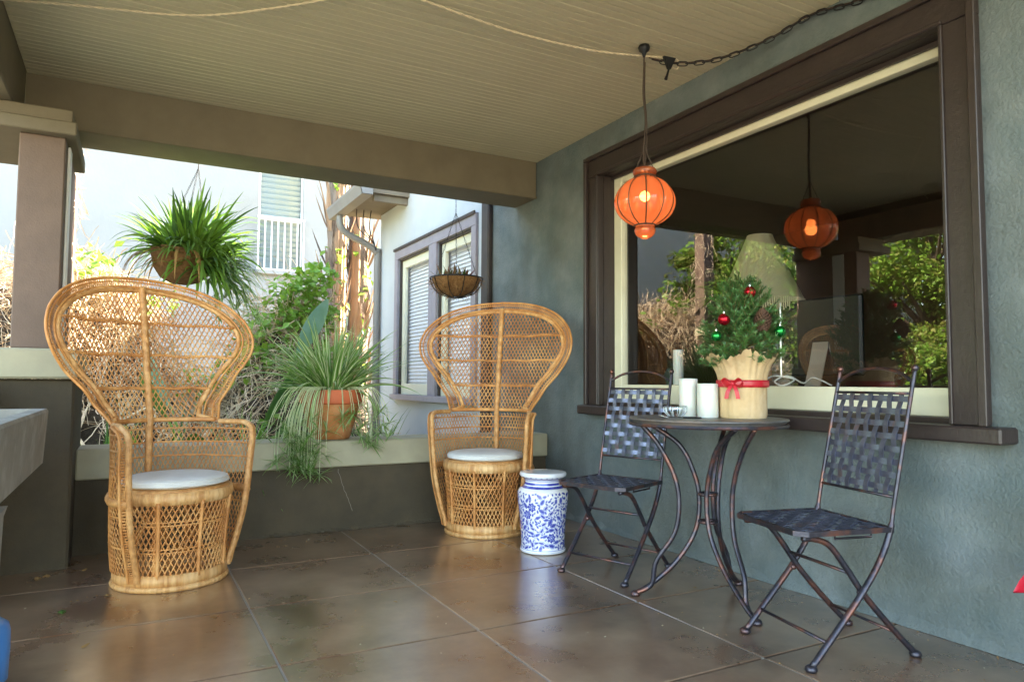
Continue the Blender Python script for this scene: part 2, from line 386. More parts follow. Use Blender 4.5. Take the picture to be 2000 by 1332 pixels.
# picture window
win = bx('picture_window', M['casing'], house, -.045, -.001, W1[0] + .015 - .125 - OY, W1[0] + .014 - OY, .801, 2.314)
win['label'] = 'large picture window with dark brown casing'
def wpart(nm, m, x0, x1, y0, y1, z0, z1, bev=.003): return bx(nm, m, win, x0, x1, y0 - OY, y1 - OY, z0, z1, bev=bev)
wpart('casing_board', M['casing'], -.045, -.001, 3.771, 3.895, .801, 2.314)
wpart('casing_board', M['casing'], -.046, -.001, 1.41, 3.895, 2.315, 2.44)
wpart('back_band', M['casing'], -.068, -.0465, 1.395, 1.425, .801, 2.424)
wpart('back_band', M['casing'], -.068, -.0465, 3.88, 3.91, .801, 2.424)
wpart('back_band', M['casing'], -.069, -.0475, 1.395, 3.91, 2.425, 2.455)
wpart('inner_bead', M['casing'], -.056, -.0465, 1.52, 1.534, .802, 2.313)
wpart('inner_bead', M['casing'], -.056, -.0465, 3.772, 3.786, .802, 2.313)
wpart('inner_bead', M['casing'], -.057, -.0475, 1.52, 3.786, 2.316, 2.332)
wpart('jamb', M['casing'], .0, .16, 1.521, 1.535, .802, 2.314, 0); wpart('jamb', M['casing'], .0, .16, 3.770, 3.784, .802, 2.314, 0)
wpart('jamb', M['casing'], .0, .16, 1.536, 3.769, 2.315, 2.329, 0); wpart('stop', M['casing'], .06, .075, 1.536, 3.769, 2.295, 2.3145, 0)
wpart('window_sill', M['casing'], -.11, .02, 1.33, 3.925, .742, .80, .007); wpart('sub_sill', M['casing'], .021, .16, 1.536, 3.769, .782, .822, 0)
wpart('sash', M['cream'], .085, .135, 1.537, 1.61, .823, 2.313); wpart('sash', M['cream'], .085, .135, 3.69, 3.768, .823, 2.313)
wpart('sash', M['cream'], .086, .134, 1.611, 3.689, .823, .935); wpart('sash', M['cream'], .086, .134, 1.611, 3.689, 2.262, 2.313)
def pane(parent, x, y0, y1, z0, z1, m):
    b = MB(); b.add([(x, y0, z0), (x, y1, z0), (x, y1, z1), (x, y0, z1)], [(3, 2, 1, 0)]); return b.build('pane', m, parent)
pane(win, .115, 1.611 - OY, 3.689 - OY, .936, 2.261, M['glass'])
# two side windows further along the wall
for (y0, y1, z0, z1) in (W2, W3):
    b = MB(); b.box(-.03, -.001, y0 - .10 - OY, y0 - .001 - OY, z0 + .001, z1, bev=.003); sw = b.build('side_window', M['wcasing'], house)
    def sp(nm, m, xa, xb, ya, yb, za, zb): return bx(nm, m, sw, xa, xb, ya - OY, yb - OY, za, zb, bev=.003)
    sp('casing_board', M['wcasing'], -.03, -.001, y1 + .001, y1 + .0985, z0 + .001, z1)
    sp('casing_board', M['wcasing'], -.031, -.001, y0 - .10, y1 + .0985, z1 + .001, z1 + .115)
    sp('back_band', M['casing'], -.05, -.032, y0 - .10, y1 + .0985, z1 + .10, z1 + .13)
    sp('window_sill', M['wcasing'], -.07, .02, y0 - .10, y1 + .0985, z0 - .06, z0)
    sp('jamb', M['casing'], .001, .05, y0 + .0005, y0 + .02, z0 + .001, z1 - .001); sp('jamb', M['casing'], .001, .05, y1 - .02, y1 - .0005, z0 + .001, z1 - .001)
    sp('jamb', M['casing'], .001, .05, y0 + .021, y1 - .021, z1 - .02, z1 - .001)
    for (ya, yb) in ((y0 + .021, y0 + .10), (y1 - .10, y1 - .021)): sp('sash', M['cream'], .03, .07, ya, yb, z0 + .001, z1 - .021)
    sp('sash', M['cream'], .031, .069, y0 + .101, y1 - .101, z0 + .001, z0 + .12); sp('sash', M['cream'], .031, .069, y0 + .101, y1 - .101, z1 - .11, z1 - .021)
    pane(sw, .05, y0 + .101 - OY, y1 - .101 - OY, z0 + .121, z1 - .111, M['wglass'])
    sm = MB(); sm.box(0, .004, 0, y1 - y0 - .12, 0, .045); sme = sm.mesh('blind_slat', M['blind'])
    zz = z0 + .1
    while zz < z1 - .08:
        inst('blind_slat', sme, sw, (.10, y0 + .06 - OY, zz), (0, .5, 0)); zz += .04
    b = MB(); b.box(.19, .20, y0 - OY - .1, y1 - OY + .1, z0 - .05, z1 + .05); b.build('backing', M['blind'], sw)
# dark downpipe, light switch plate on the wall
bx('wall_pipe', M['darkstrip'], house, -.05, -.001, 5.39 - OY, 5.53 - OY, .2, 3.2, bev=.012)
bx('corner_board', M['wcasing'], house, -.012, -.001, 5.532 - OY, 5.60 - OY, .2, 3.2, bev=.002)
bx('wall_plate', M['stucco'], house, -.012, -.001, 4.99 - OY, 5.10 - OY, .62, .82, bev=.003)
# eave, gutter, downspout
b = MB(); b.box(-.45, .6, 4.0, 5.25, 2.9 + .13, 3.10); b.build('eave_soffit', M['soffit'], house)
b = MB(); b.add([(-.55, 3.95, 3.12), (-.55, 5.35, 3.12), (1.4, 5.35, 3.75), (1.4, 3.95, 3.75), (-.55, 3.95, 3.16), (-.55, 5.35, 3.16), (1.4, 5.35, 3.80), (1.4, 3.95, 3.80)],
               [(0, 1, 2, 3), (7, 6, 5, 4), (0, 3, 7, 4), (1, 5, 6, 2), (0, 4, 5, 1)]); b.build('eave_roof', M['roof'], house)
gt = MB()
gp = [(-.60, 3.11), (-.60, 3.08), (-.585, 3.05), (-.57, 2.985), (-.46, 2.985), (-.46, 3.11), (-.455, 3.11), (-.455, 2.975), (-.58, 2.975), (-.60, 3.045), (-.612, 3.08), (-.612, 3.11)]
for ya, yb in ((3.9, 5.35),):
    k = len(gp); vs = [(x, yv, z) for yv in (ya, yb) for (x, z) in gp]
    gt.add(vs, [(i, (i + 1) % k, k + (i + 1) % k, k + i) for i in range(k)])
    gt.add([(-.605, ya - .002, 3.11), (-.575, ya - .002, 2.98), (-.457, ya - .002, 2.98), (-.457, ya - .002, 3.11)], [(0, 1, 2, 3)])
gt.build('gutter', M['gutter'], house)
b = MB(); b.tube(spline([(-.52, 5.02, 3.0), (-.52, 5.02, 2.86), (-.44, 5.02, 2.76), (-.18, 5.01, 2.64), (-.06, 5.0, 2.54), (-.05, 5.0, 2.36), (-.05, 5.0, -.1)], 6), .042, 10); b.build('downspout', M['gutter'], house, smooth=True)
for yy in (4.05,):
    bx('rafter_tail', M['soffit'], house, -.40, .0, yy, yy + .06, 2.95, 3.029)
wires = MB()
for i in range(3): wires.tube(spline([(-.2 - .09 * i, 4.8, 3.02), (-.22 - .07 * i, 4.8, 2.8), (-.10, 4.95, 2.62), (-.06 + .01 * i, 5.02, 2.3)], 5), .006, 5)
wires.build('cable', M['dark'], house)
# house body behind: room, roof
b = MB(); b.box(.05, 5.2, -5.2, 8.5 - OY, 3.31, 3.45); b.build('roof', M['roof'], house)
rm = MB()
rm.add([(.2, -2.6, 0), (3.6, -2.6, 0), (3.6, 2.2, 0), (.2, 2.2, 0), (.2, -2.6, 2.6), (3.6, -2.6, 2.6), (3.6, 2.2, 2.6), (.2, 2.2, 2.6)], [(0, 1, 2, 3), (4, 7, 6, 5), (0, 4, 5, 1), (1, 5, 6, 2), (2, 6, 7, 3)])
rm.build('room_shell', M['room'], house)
b = MB(); b.box(5.0, 5.2, -5.2, 5.0, -.1, 3.3); b.build('rear_wall', M['stucco'], house)
b = MB(); b.box(.2, 5.0, -5.4, -5.2, -.1, 3.3); b.build('end_wall', M['stucco'], house)
b = MB(); b.box(.2, 5.0, 4.85, 5.02, -.1, 3.3); b.build('end_wall', M['stucco'], house)

# ------------------------------------------------------------------ neighbouring white building
nb = thing('white_building', 'white rendered neighbouring building with a barred louvre window', 'building', (0, 12, 0))
NW = (1.75, 2.47, 2.75, 4.45)
b = MB()
for (xa, xb, za, zb) in ((-14, NW[0], -.14, 7), (NW[1], 9, -.14, 7), (NW[0], NW[1], -.14, NW[2]), (NW[0], NW[1], NW[3], 7)):
    b.add([(xa, 0, za), (xb, 0, za), (xb, 0, zb), (xa, 0, zb)], [(0, 1, 2, 3)])
x0, x1, z0, z1 = NW
b.add([(x0, 0, z0), (x1, 0, z0), (x1, 0, z1), (x0, 0, z1), (x0, .18, z0), (x1, .18, z0), (x1, .18, z1), (x0, .18, z1)], [(0, 4, 5, 1), (1, 5, 6, 2), (2, 6, 7, 3), (3, 7, 4, 0), (4, 7, 6, 5)])
b.add([(-14, 0, 7), (9, 0, 7), (9, 6, 7), (-14, 6, 7), (-14, 0, -.14), (-14, 6, -.14), (9, 0, -.14), (9, 6, -.14)], [(0, 1, 2, 3), (0, 3, 5, 4), (1, 6, 7, 2), (3, 2, 7, 5)])
b.build('wall', M['white_wall'], nb)
wn = bx('window', M['white_metal'], nb, x0 + .001, x0 + .035, .02, .06, z0 + .001, z1 - .001)
bx('frame', M['white_metal'], wn, x1 - .035, x1 - .001, .02, .06, z0 + .001, z1 - .001)
bx('frame', M['white_metal'], wn, x0 + .036, x1 - .036, .021, .059, 3.58, 3.625)
m_l = mat('louvre_glass_sky_reflect', (.28, .37, .43), .12, c2=(.36, .40, .36), scale=3, spec=.8); lm = MB(); lm.box(0, x1 - x0 - .075, -.002, .002, 0, .1); lme = lm.mesh('louvre', m_l)  # sky reflection painted into the louvre colour as opaque blue grey
zz = z0 + .05
while zz < z1 - .1: inst('louvre', lme, wn, (x0 + .037, .10, zz), (.55, 0, 0)); zz += .088
bx('screen', mat('screen_mesh', (.50, .47, .38), .9, c2=(.42, .40, .33), scale=30), wn, x0 + .02, x1 - .02, .165, .176, z0 + .002, z1 - .002, bev=0)
rail = bx('railing', M['white_metal'], nb, x0 - .02, x1 + .02, -.09, -.06, 3.60, 3.63); bx('rail', M['white_metal'], rail, x0 - .02, x1 + .02, -.09, -.06, 2.74, 2.77)
for i in range(8):
    xx = x0 + i * (x1 - x0) / 7; bx('bar', M['white_metal'], rail, xx - .011, xx + .011, -.086, -.064, 2.771, 3.599, bev=0)
bx('sill', M['white_wall'], nb, x0 - .06, x1 + .06, -.10, -.001, 2.68, 2.735)
# white slat fence seen past the column
fn = thing('slat_fence', 'white horizontal slat fence at the far left behind the column', 'fence', (-1.6, 7.4, 0))
for i in range(9): bx('slat', M['white_metal'], fn, -1.6, .78, 0, .025, .2 + i * .155, .33 + i * .155, bev=.003)
for xx in (-1.5, -.4, .7): bx('post', M['white_metal'], fn, xx, xx + .08, .026, .1, -.14, 1.62)

# ------------------------------------------------------------------ garden beyond the parapet
def mtop(x):
    return interp([(-2.2, 1.2), (-1.2, 1.9), (-.4, 2.0), (.1, 1.75), (.25, 1.25), (.45, .85), (.75, .9), (1.0, 1.5), (1.25, 1.75), (1.5, 1.95), (1.72, 1.3), (2.0, .5), (2.4, .1), (2.8, .05)], x)
mn = thing('vine_mound', 'tangled mound of dry brown vines in the garden beyond the parapet', 'vines', (0, 7.2, -.14))
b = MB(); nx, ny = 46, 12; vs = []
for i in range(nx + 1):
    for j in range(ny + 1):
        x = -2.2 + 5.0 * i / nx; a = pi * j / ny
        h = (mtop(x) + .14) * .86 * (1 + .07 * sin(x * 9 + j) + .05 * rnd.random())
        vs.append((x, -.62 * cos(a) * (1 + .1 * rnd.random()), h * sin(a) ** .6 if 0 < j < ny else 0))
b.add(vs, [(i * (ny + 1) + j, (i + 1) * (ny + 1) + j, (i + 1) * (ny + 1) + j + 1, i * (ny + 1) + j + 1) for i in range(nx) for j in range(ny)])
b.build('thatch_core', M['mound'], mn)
b = MB()
for i in range(7000):
    x = rnd.uniform(-2.2, 2.05); a = rnd.uniform(.15, 1.9) if rnd.random() < .85 else rnd.uniform(1.2, 2.6)
    top = mtop(x) + .14; z = top * sin(a) ** .6 * rnd.uniform(.85, 1.03); yv = -.65 * cos(a)
    p = Vector((x, yv, max(z, .05))); d = Vector((rnd.gauss(0, .7), rnd.gauss(-.4, .5), rnd.gauss(-.1, .6))).normalized()
    pts = [p]; L = rnd.uniform(.02, .05); curl = Vector((rnd.gauss(0, .35), rnd.gauss(0, .3), rnd.gauss(-.2, .35)))
    for k in range(6):
        d = (d + curl * .7 + Vector((rnd.gauss(0, .25), rnd.gauss(0, .25), rnd.gauss(0, .25)))).normalized(); pts.append(pts[-1] + d * L * 1.5)
    b.tube(pts, rnd.uniform(.0018, .0048), 3, mi=rnd.choice((0, 1, 1)), caps=False)
b.build('dry_stems', [M['dry1'], M['dry2']], mn, kind='stuff')
def leafcloud(b, c, R, n, L, mis, rn=rnd, front=None):
    for i in range(n):
        v = Vector((rn.gauss(0, 1), rn.gauss(0, 1), rn.gauss(0, 1))).normalized() * (rn.random() ** .45)
        p = Vector((c[0] + v.x * R[0], c[1] + v.y * R[1], c[2] + v.z * R[2]))
        d = Vector((rn.gauss(0, 1), rn.gauss(0, 1), rn.gauss(-.3, .7))); nn = Vector((rn.gauss(0, .6), rn.gauss(-.3, .6), 1))
        l = L * rn.uniform(.6, 1.3); b.quadleaf(p, d, nn, l, l * .33, rn.choice(mis))
b = MB()
for (cx, cz, rr, n) in ((1.30, 1.80, .26, 190), (1.52, 1.95, .22, 220), (1.55, 1.62, .22, 190), (1.2, 1.5, .25, 120), (1.0, 1.25, .25, 100), (1.5, 1.1, .25, 110), (1.42, 1.35, .2, 50), (1.0, 1.5, .2, 40), (1.72, 1.25, .2, 70), (1.2, 1.2, .2, 50), (1.35, 1.55, .2, 90), (.85, 1.1, .2, 60), (.5, .9, .3, 90), (1.1, .75, .3, 80), (.2, 1.7, .2, 30), (-.3, 2.0, .25, 40)):
    leafcloud(b, (cx, -.45, cz + .1), (rr, .3, rr * .75), n, .085, (0, 0, 1))
b.build('vine_leaves', [M['lime'], M['green']], mn, kind='stuff')

def palm(x, y, r, h, label, seed):
    rn = random.Random(seed); t = thing('palm_tree', label, 'palm tree', (x, y, -.14), group='palm trunks beside the white building')
    b = MB(); prof = []
    zz = 0
    while zz < h: prof.append((r * (1.15 - .15 * zz / h) * (1 + .12 * rn.random()), zz)); zz += .12
    b.lathe(prof, 14, mod=lambda a, z: 1 + .06 * sin(3 * a + z * 4)); b.build('trunk', M['palm'], t)
    b = MB()
    for i in range(90):
        a = rn.uniform(0, 2 * pi); z = rn.uniform(.3, h - .5); p = Vector((r * 1.08 * cos(a), r * 1.08 * sin(a), z))
        b.leaf(p, a + rn.gauss(0, .3), rn.uniform(1.1, 1.45), rn.uniform(.3, .75), rn.uniform(.015, .045), rn.uniform(-.3, .5), 4, mi=rn.choice((0, 0, 1)), fold=.5)
    for i in range(3):
        a = -pi / 2 + rn.uniform(-.9, .9); pts = [(r * 1.12 * cos(a + .05 * k), r * 1.12 * sin(a + .05 * k), .2 + k * h / 7) for k in range(7)]
        b.tube(pts, [.05, .05, .045, .04, .035, .03, .02], 7, mi=0)
    b.build('leaf_sheaths', [M['palm_o'], M['palm']], t, kind='stuff')
    b = MB()
    for i in range(60):
        a = -pi / 2 + rn.gauss(0, .9); z = rn.uniform(.6, h - .8); p = Vector((r * 1.3 * cos(a), r * 1.3 * sin(a), z))
        b.quadleaf(p, Vector((rn.gauss(0, 1), -.6, rn.gauss(-.3, .6))), Vector((0, -.5, 1)), rn.uniform(.08, .15), .04)
    b.build('climbing_leaves', M['lime'], t, kind='stuff')
    cr = MB()
    for i in range(26):
        a = 2 * pi * i / 26 + rn.gauss(0, .1); el = rn.uniform(-.1, 1.1)
        cr.leaf((0, 0, h), a, el, rn.uniform(1.1, 1.6), .05, .75, 9, fold=.3)
        for q in range(16):
            tt = q / 16; base = Vector((cos(a) * cos(el), sin(a) * cos(el), sin(el))) * 1.3 * tt - Vector((0, 0, .6 * tt * tt))
            for sgn in (-1, 1): cr.leaf(Vector((0, 0, h)) + base, a + sgn * 1.0, el * .4, .42 * (1 - .5 * tt), .014, 1.2, 3)
    cr.build('crown', M['green_d'], t)
    return t
palm(2.40, 9.5, .10, 5.6, 'grey fibrous palm trunk nearest the white building window', 3)
palm(2.78, 9.7, .125, 6.0, 'thicker orange palm trunk beside the gutter downspout', 5)

# big-leaf plant
def paddle(b, base, az, stem, L, W, el, droop, twist=0):
    p = Vector(base); d = Vector((cos(az) * cos(el), sin(az) * cos(el), sin(el)))
    b.tube([p, p + d * stem * .5, p + d * stem], [.014, .012, .009], 6, mi=1); p = p + d * stem; side = Matrix.Rotation(twist, 3, d) @ Vector((-sin(az), cos(az), 0)); rows = []
    for i in range(11):
        tt = i / 10; wv = W * sin(pi * min(1, tt * .93 + .05)) ** .75; nr = side.cross(d).normalized()
        rows += [p - side * wv + nr * wv * .35, p, p + side * wv + nr * wv * .35]
        p = p + d * L / 10; d = (d + Vector((0, 0, -droop * L / 10))).normalized()
    b.add(rows, [(i * 3 + c, i * 3 + c + 1, i * 3 + c + 4, i * 3 + c + 3) for i in range(10) for c in (0, 1)])
t = thing('paddle_leaf_plant', 'large blue green paddle leaf plant behind the left wicker chair', 'plant', (.62, 6.0, -.14))
for i, a in enumerate([(-.05, 1.42, .52, .085, 1.18, .75, -1.15), (2.6, .95, .5, .13, 1.2, .6, 0), (.2, .75, .42, .12, 1.0, 1.2, 0), (4.4, .6, .4, .12, .9, 1.5, 0), (3.6, .9, .4, .11, 1.15, 1.0, 0), (5.6, .85, .45, .11, 1.15, .9, 0)]):
    b = MB(); paddle(b, (.05 * cos(a[0]), .05 * sin(a[0]), 0), a[0], a[1], a[2], a[3], a[4], a[5], a[6]); b.build('paddle_leaf', [M['banana'] if i in (0, 1) else M['green_d'], M['green']], t, smooth=True)
def grassclump(x, y, n, L, label, mats, grp, seed, wd=.012, z=-.14):
    rn = random.Random(seed); t = thing('grass_clump', label, 'plant', (x, y, z), group=grp); b = MB()
    for i in range(n):
        b.leaf((rn.gauss(0, .06), rn.gauss(0, .06), 0), rn.uniform(0, 2 * pi), rn.uniform(.7, 1.45), L * rn.uniform(.6, 1.1), wd * rn.uniform(.6, 1.2), rn.uniform(.6, 2.0), 7, mi=rn.choice(range(len(mats))))
    b.build('blades', mats, t); return t
grassclump(.72, 5.35, 110, .95, 'green strap leaf clump behind the sill, right of the left chair', [M['lime'], M['green_v'], M['green']], 'leafy clumps beyond the parapet', 1)
grassclump(.95, 5.6, 90, 1.0, 'green strap leaf clump just left of the terracotta pot', [M['green_v'], M['leafcream'], M['green']], 'leafy clumps beyond the parapet', 2)
grassclump(.25, 5.5, 90, 1.05, 'leafy clump seen through the left wicker chair back', [M['green'], M['green_d']], 'leafy clumps beyond the parapet', 3)
grassclump(-.15, 5.6, 70, .9, 'leafy clump beside the column base beyond the sill', [M['green_d'], M['green']], 'leafy clumps beyond the parapet', 4)
grassclump(1.55, 5.4, 80, .85, 'dark green leafy clump just right of the terracotta pot', [M['green_d'], M['green_v']], 'leafy clumps beyond the parapet', 6)
grassclump(2.0, 6.4, 80, .9, 'leafy clump against the house wall below the side windows', [M['green_d'], M['lime']], 'leafy clumps beyond the parapet', 8)
# shrubby branches
sb = thing('bare_shrub', 'bare twiggy shrub seen through the left wicker chair back', 'shrub', (.05, 6.1, -.14)); b = MB()
def branch(p, d, L, r, dep, b, rn):
    pts = [p]; q = p
    for k in range(4): d = (d + Vector((rn.gauss(0, .18), rn.gauss(0, .18), rn.gauss(.04, .1)))).normalized(); q = q + d * L / 4; pts.append(q)
    b.tube(pts, [r, r * .9, r * .8, r * .7, r * .6], 5)
    if dep:
        for k in range(3): branch(pts[rnd.choice((2, 3, 4))], (d + Vector((rn.gauss(0, .6), rn.gauss(0, .5), rn.gauss(.1, .3)))).normalized(), L * .65, r * .55, dep - 1, b, rn)
rn = random.Random(11)
for i in range(5): branch(Vector((rn.gauss(0, .06), rn.gauss(0, .06), 0)), Vector((rn.gauss(0, .4), rn.gauss(0, .3), 1)).normalized(), .8, .016, 3, b, rn)
b.build('stems', M['dry2'], sb)
# post behind the column
t = thing('garden_post', 'dark wooden post wrapped in dry vines right behind the column', 'post', (-.5, 7.0 - .55, -.14))
bx('shaft', M['bark'], t, -.07, .07, -.07, .07, 0, 1.75); bx('sleeve', M['column'], t, -.08, .08, -.08, .08, 1.751, 3.2); bx('collar', M['fascia'], t, -.09, .09, -.09, .09, 1.66, 1.75)
b = MB(); rn = random.Random(21)
for i in range(260):
    a = rn.uniform(0, 6.28); z = rn.uniform(.4, 3.1); p = Vector((.10 * cos(a), .10 * sin(a), z)); pts = [p]
    for k in range(4): p = p + Vector((rn.gauss(0, .03), rn.gauss(0, .03), rn.gauss(-.03, .05))); pts.append(p)
    b.tube(pts, .003, 3, caps=False)
b.build('dry_stems', M['dry2'], t, kind='stuff')

# trees of the front yard (seen as reflections in the glass)
def tree(name, label, x, y, h, R, n, mats, seed, L=.16, clumps=26, zc=.62):
    rn = random.Random(seed); t = thing(name, label, 'tree', (x, y, -.14), group='front yard trees'); b = MB()
    b.tube([(0, 0, 0), (.05, .03, h * .25), (-.03, .08, h * .5), (.04, 0, h * .8)], [h * .03, h * .024, h * .017, h * .006], 9)
    for i in range(9):
        a = rn.uniform(0, 6.28); z = h * rn.uniform(.25, .6); rr = R * rn.uniform(.5, .9)
        b.tube([(0, 0, z), (rr * .5 * cos(a), rr * .5 * sin(a), z + h * .12), (rr * cos(a), rr * sin(a), z + h * .2)], [h * .012, h * .008, h * .003], 6)
    b.build('trunk', M['bark'], t); c = MB()
    for i in range(clumps):
        v = Vector((rn.gauss(0, 1), rn.gauss(0, 1), rn.gauss(0, 1))).normalized() * rn.uniform(.35, 1)
        cr = R * rn.uniform(.22, .42)
        leafcloud(c, (v.x * R * .85, v.y * R * .85, h * zc + v.z * h * .36), (cr, cr, cr * .7), n // clumps, L, range(len(mats)), rn)
    c.build('crown', mats, t); return t
ylo = [M['olive'], M['lime'], M['green']]; dk = [M['green_d'], M['green'], M['olive']]
tree('street_tree', 'sunlit yellow green tree at the front yard edge', -8.5, 5.4, 5.6, 2.1, 15000, ylo, 31, .11, 34)
tree('street_tree', 'tall sunlit tree left of the front path', -9.5, 9.0, 6.5, 2.4, 15000, ylo, 32, .12, 36)
tree('street_tree', 'dark green tree behind the front hedge', -12.5, 7.4, 7.0, 2.6, 8000, dk, 33, .2)
tree('street_tree', 'olive tree near the white slat fence', -4.6, 9.6, 4.6, 1.7, 8000, ylo, 34, .12)
tree('street_tree', 'bushy dark tree at the corner of the front yard', -3.2, 8.0, 3.6, 1.2, 7000, dk, 35, .10, zc=.5)
tree('street_tree', 'broad tree across the street', -16, 12, 8, 3.2, 8000, ylo, 36, .24)
tree('street_tree', 'leafy tree by the street corner', -13, 3.4, 6.5, 2.4, 7000, ylo, 37, .2)
tree('bamboo_shrub', 'pale yellow green bushy shrub left of the vine mound', -2.9, 8.3, 3.9, 1.0, 7000, [M['olive'], M['lime']], 38, .13, zc=.6)
tree('garden_shrub', 'low sunlit shrub nearest the porch in the front yard', -5.2, 7.1, 2.3, 1.0, 7000, ylo, 41, .09, 20, .5)
tree('garden_shrub', 'rounded sunlit shrub further left in the front yard', -6.3, 8.4, 2.6, 1.1, 7000, ylo, 42, .09, 20, .5)
tree('garden_shrub', 'yellow green shrub beside the front hedge', -8.2, 8.0, 2.9, 1.2, 7000, [M['lime'], M['olive']], 43, .10, 20, .5)
hd = thing('hedge', 'clipped hedge along the street beyond the front yard', 'hedge', (-10.8, 6.5, -.14)); b = MB()
for i in range(22): leafcloud(b, (0, -5 + i * .55, .6), (.5, .5, .6), 240, .11, (0, 1))
b.build('foliage', [M['green_d'], M['olive']], hd)
# parked car
cr = thing('parked_car', 'pale pickup parked in the street, mirrored in the picture window', 'car', (-14.6, 10.4, -.14), 1.2)
b = MB(); pr = [(-2.3, .45), (-2.3, .95), (-.6, 1.0), (-.35, 1.65), (.75, 1.65), (1.1, 1.05), (2.2, .95), (2.3, .45)]; k = len(pr)
vs = [(x, yv * (1 if z < 1.2 else .86), z) for yv in (-.88, .88) for (x, z) in pr]
b.add(vs, [(i, i + 1, k + i + 1, k + i) for i in range(k - 1)] + [(k - 1, 0, k, 2 * k - 1), tuple(range(k))[::-1], tuple(range(k, 2 * k))]); b.build('body', M['carp'], cr)
for sy in (-.83, .83):
    bx('side_window', M['screen'], cr, -.25, .65, sy - .02, sy + .02, 1.1, 1.55)
    for sx in (-1.4, 1.4):
        b = MB(); b.M = Matrix.Translation((sx, sy, .38)) @ Matrix.Rotation(pi / 2, 4, 'X'); b.lathe([(.2, -.1), (.36, -.1), (.38, 0), (.36, .1), (.2, .1)], 20); b.build('wheel', M['dark'], cr)
for sy in (-.6, .6): bx('headlight', M['white_metal'], cr, 2.27, 2.33, sy - .14, sy + .14, .7, .85)

# ------------------------------------------------------------------ peacock chairs
OUT = [(.262, .735), (.290, .79), (.345, .88), (.405, .955), (.458, 1.025), (.498, 1.095), (.515, 1.165), (.508, 1.228), (.478, 1.295), (.405, 1.372), (.292, 1.430), (.15, 1.463), (0, 1.473)]
def fan(u, z):      # the curved, leaning back
    k = interp([(.70, 3.0), (.85, 1.3), (1.0, .72), (1.5, .55)], z)
    return Vector((u, interp([(.40, .257), (.735, .262)], z) + .19 * max(0, z - .735) - k * u * u, z))
def gfl(z): return interp([(.06, 0), (.12, .12), (.26, .58), (.5, .92), (.8, 1.0)], z)
def dr(z): return .247 + .026 * min(1, z / .42)
def rad(ph, z):     # outer skin of the seat drum and arm wings; ph from the front
    a = abs(ph); f = interp([(radians(58), 1), (radians(112), 0)], a)
    return dr(z) + .005 * sin(z * 9) + .078 * f * gfl(z)
def skin(ph, z): r = rad(ph, z); return Vector((r * sin(ph), -r * cos(ph), z))
def drum(ph, z): r = dr(z) - .009 - .008 * sin(pi * z / .42); return Vector((r * sin(ph), -r * cos(ph), z))
oc = spline([(x, 0, z) for x, z in OUT], 6); oc = [(p.x, p.z) for p in oc]; oc[-1] = (0, 1.473)
full = oc + [(-x, z) for x, z in oc[-2::-1]]
def offset_outline(d):
    out = []; n = len(full)
    for i, (x, z) in enumerate(full):
        a = full[max(i - 1, 0)]; b2 = full[min(i + 1, n - 1)]; tx, tz = b2[0] - a[0], b2[1] - a[1]; l = sqrt(tx * tx + tz * tz) or 1
        out.append((x - tz / l * d, z + tx / l * d))       # right side goes up: inward is to the left of travel
    return out
def half_at(o, z):
    best = 0
    for (xa, za), (xb, zb) in zip(o, o[1:]):
        if (za - z) * (zb - z) <= 0 and abs(za - zb) > 1e-9: best = max(best, abs(xa + (xb - xa) * (z - za) / (zb - za)))
    return best
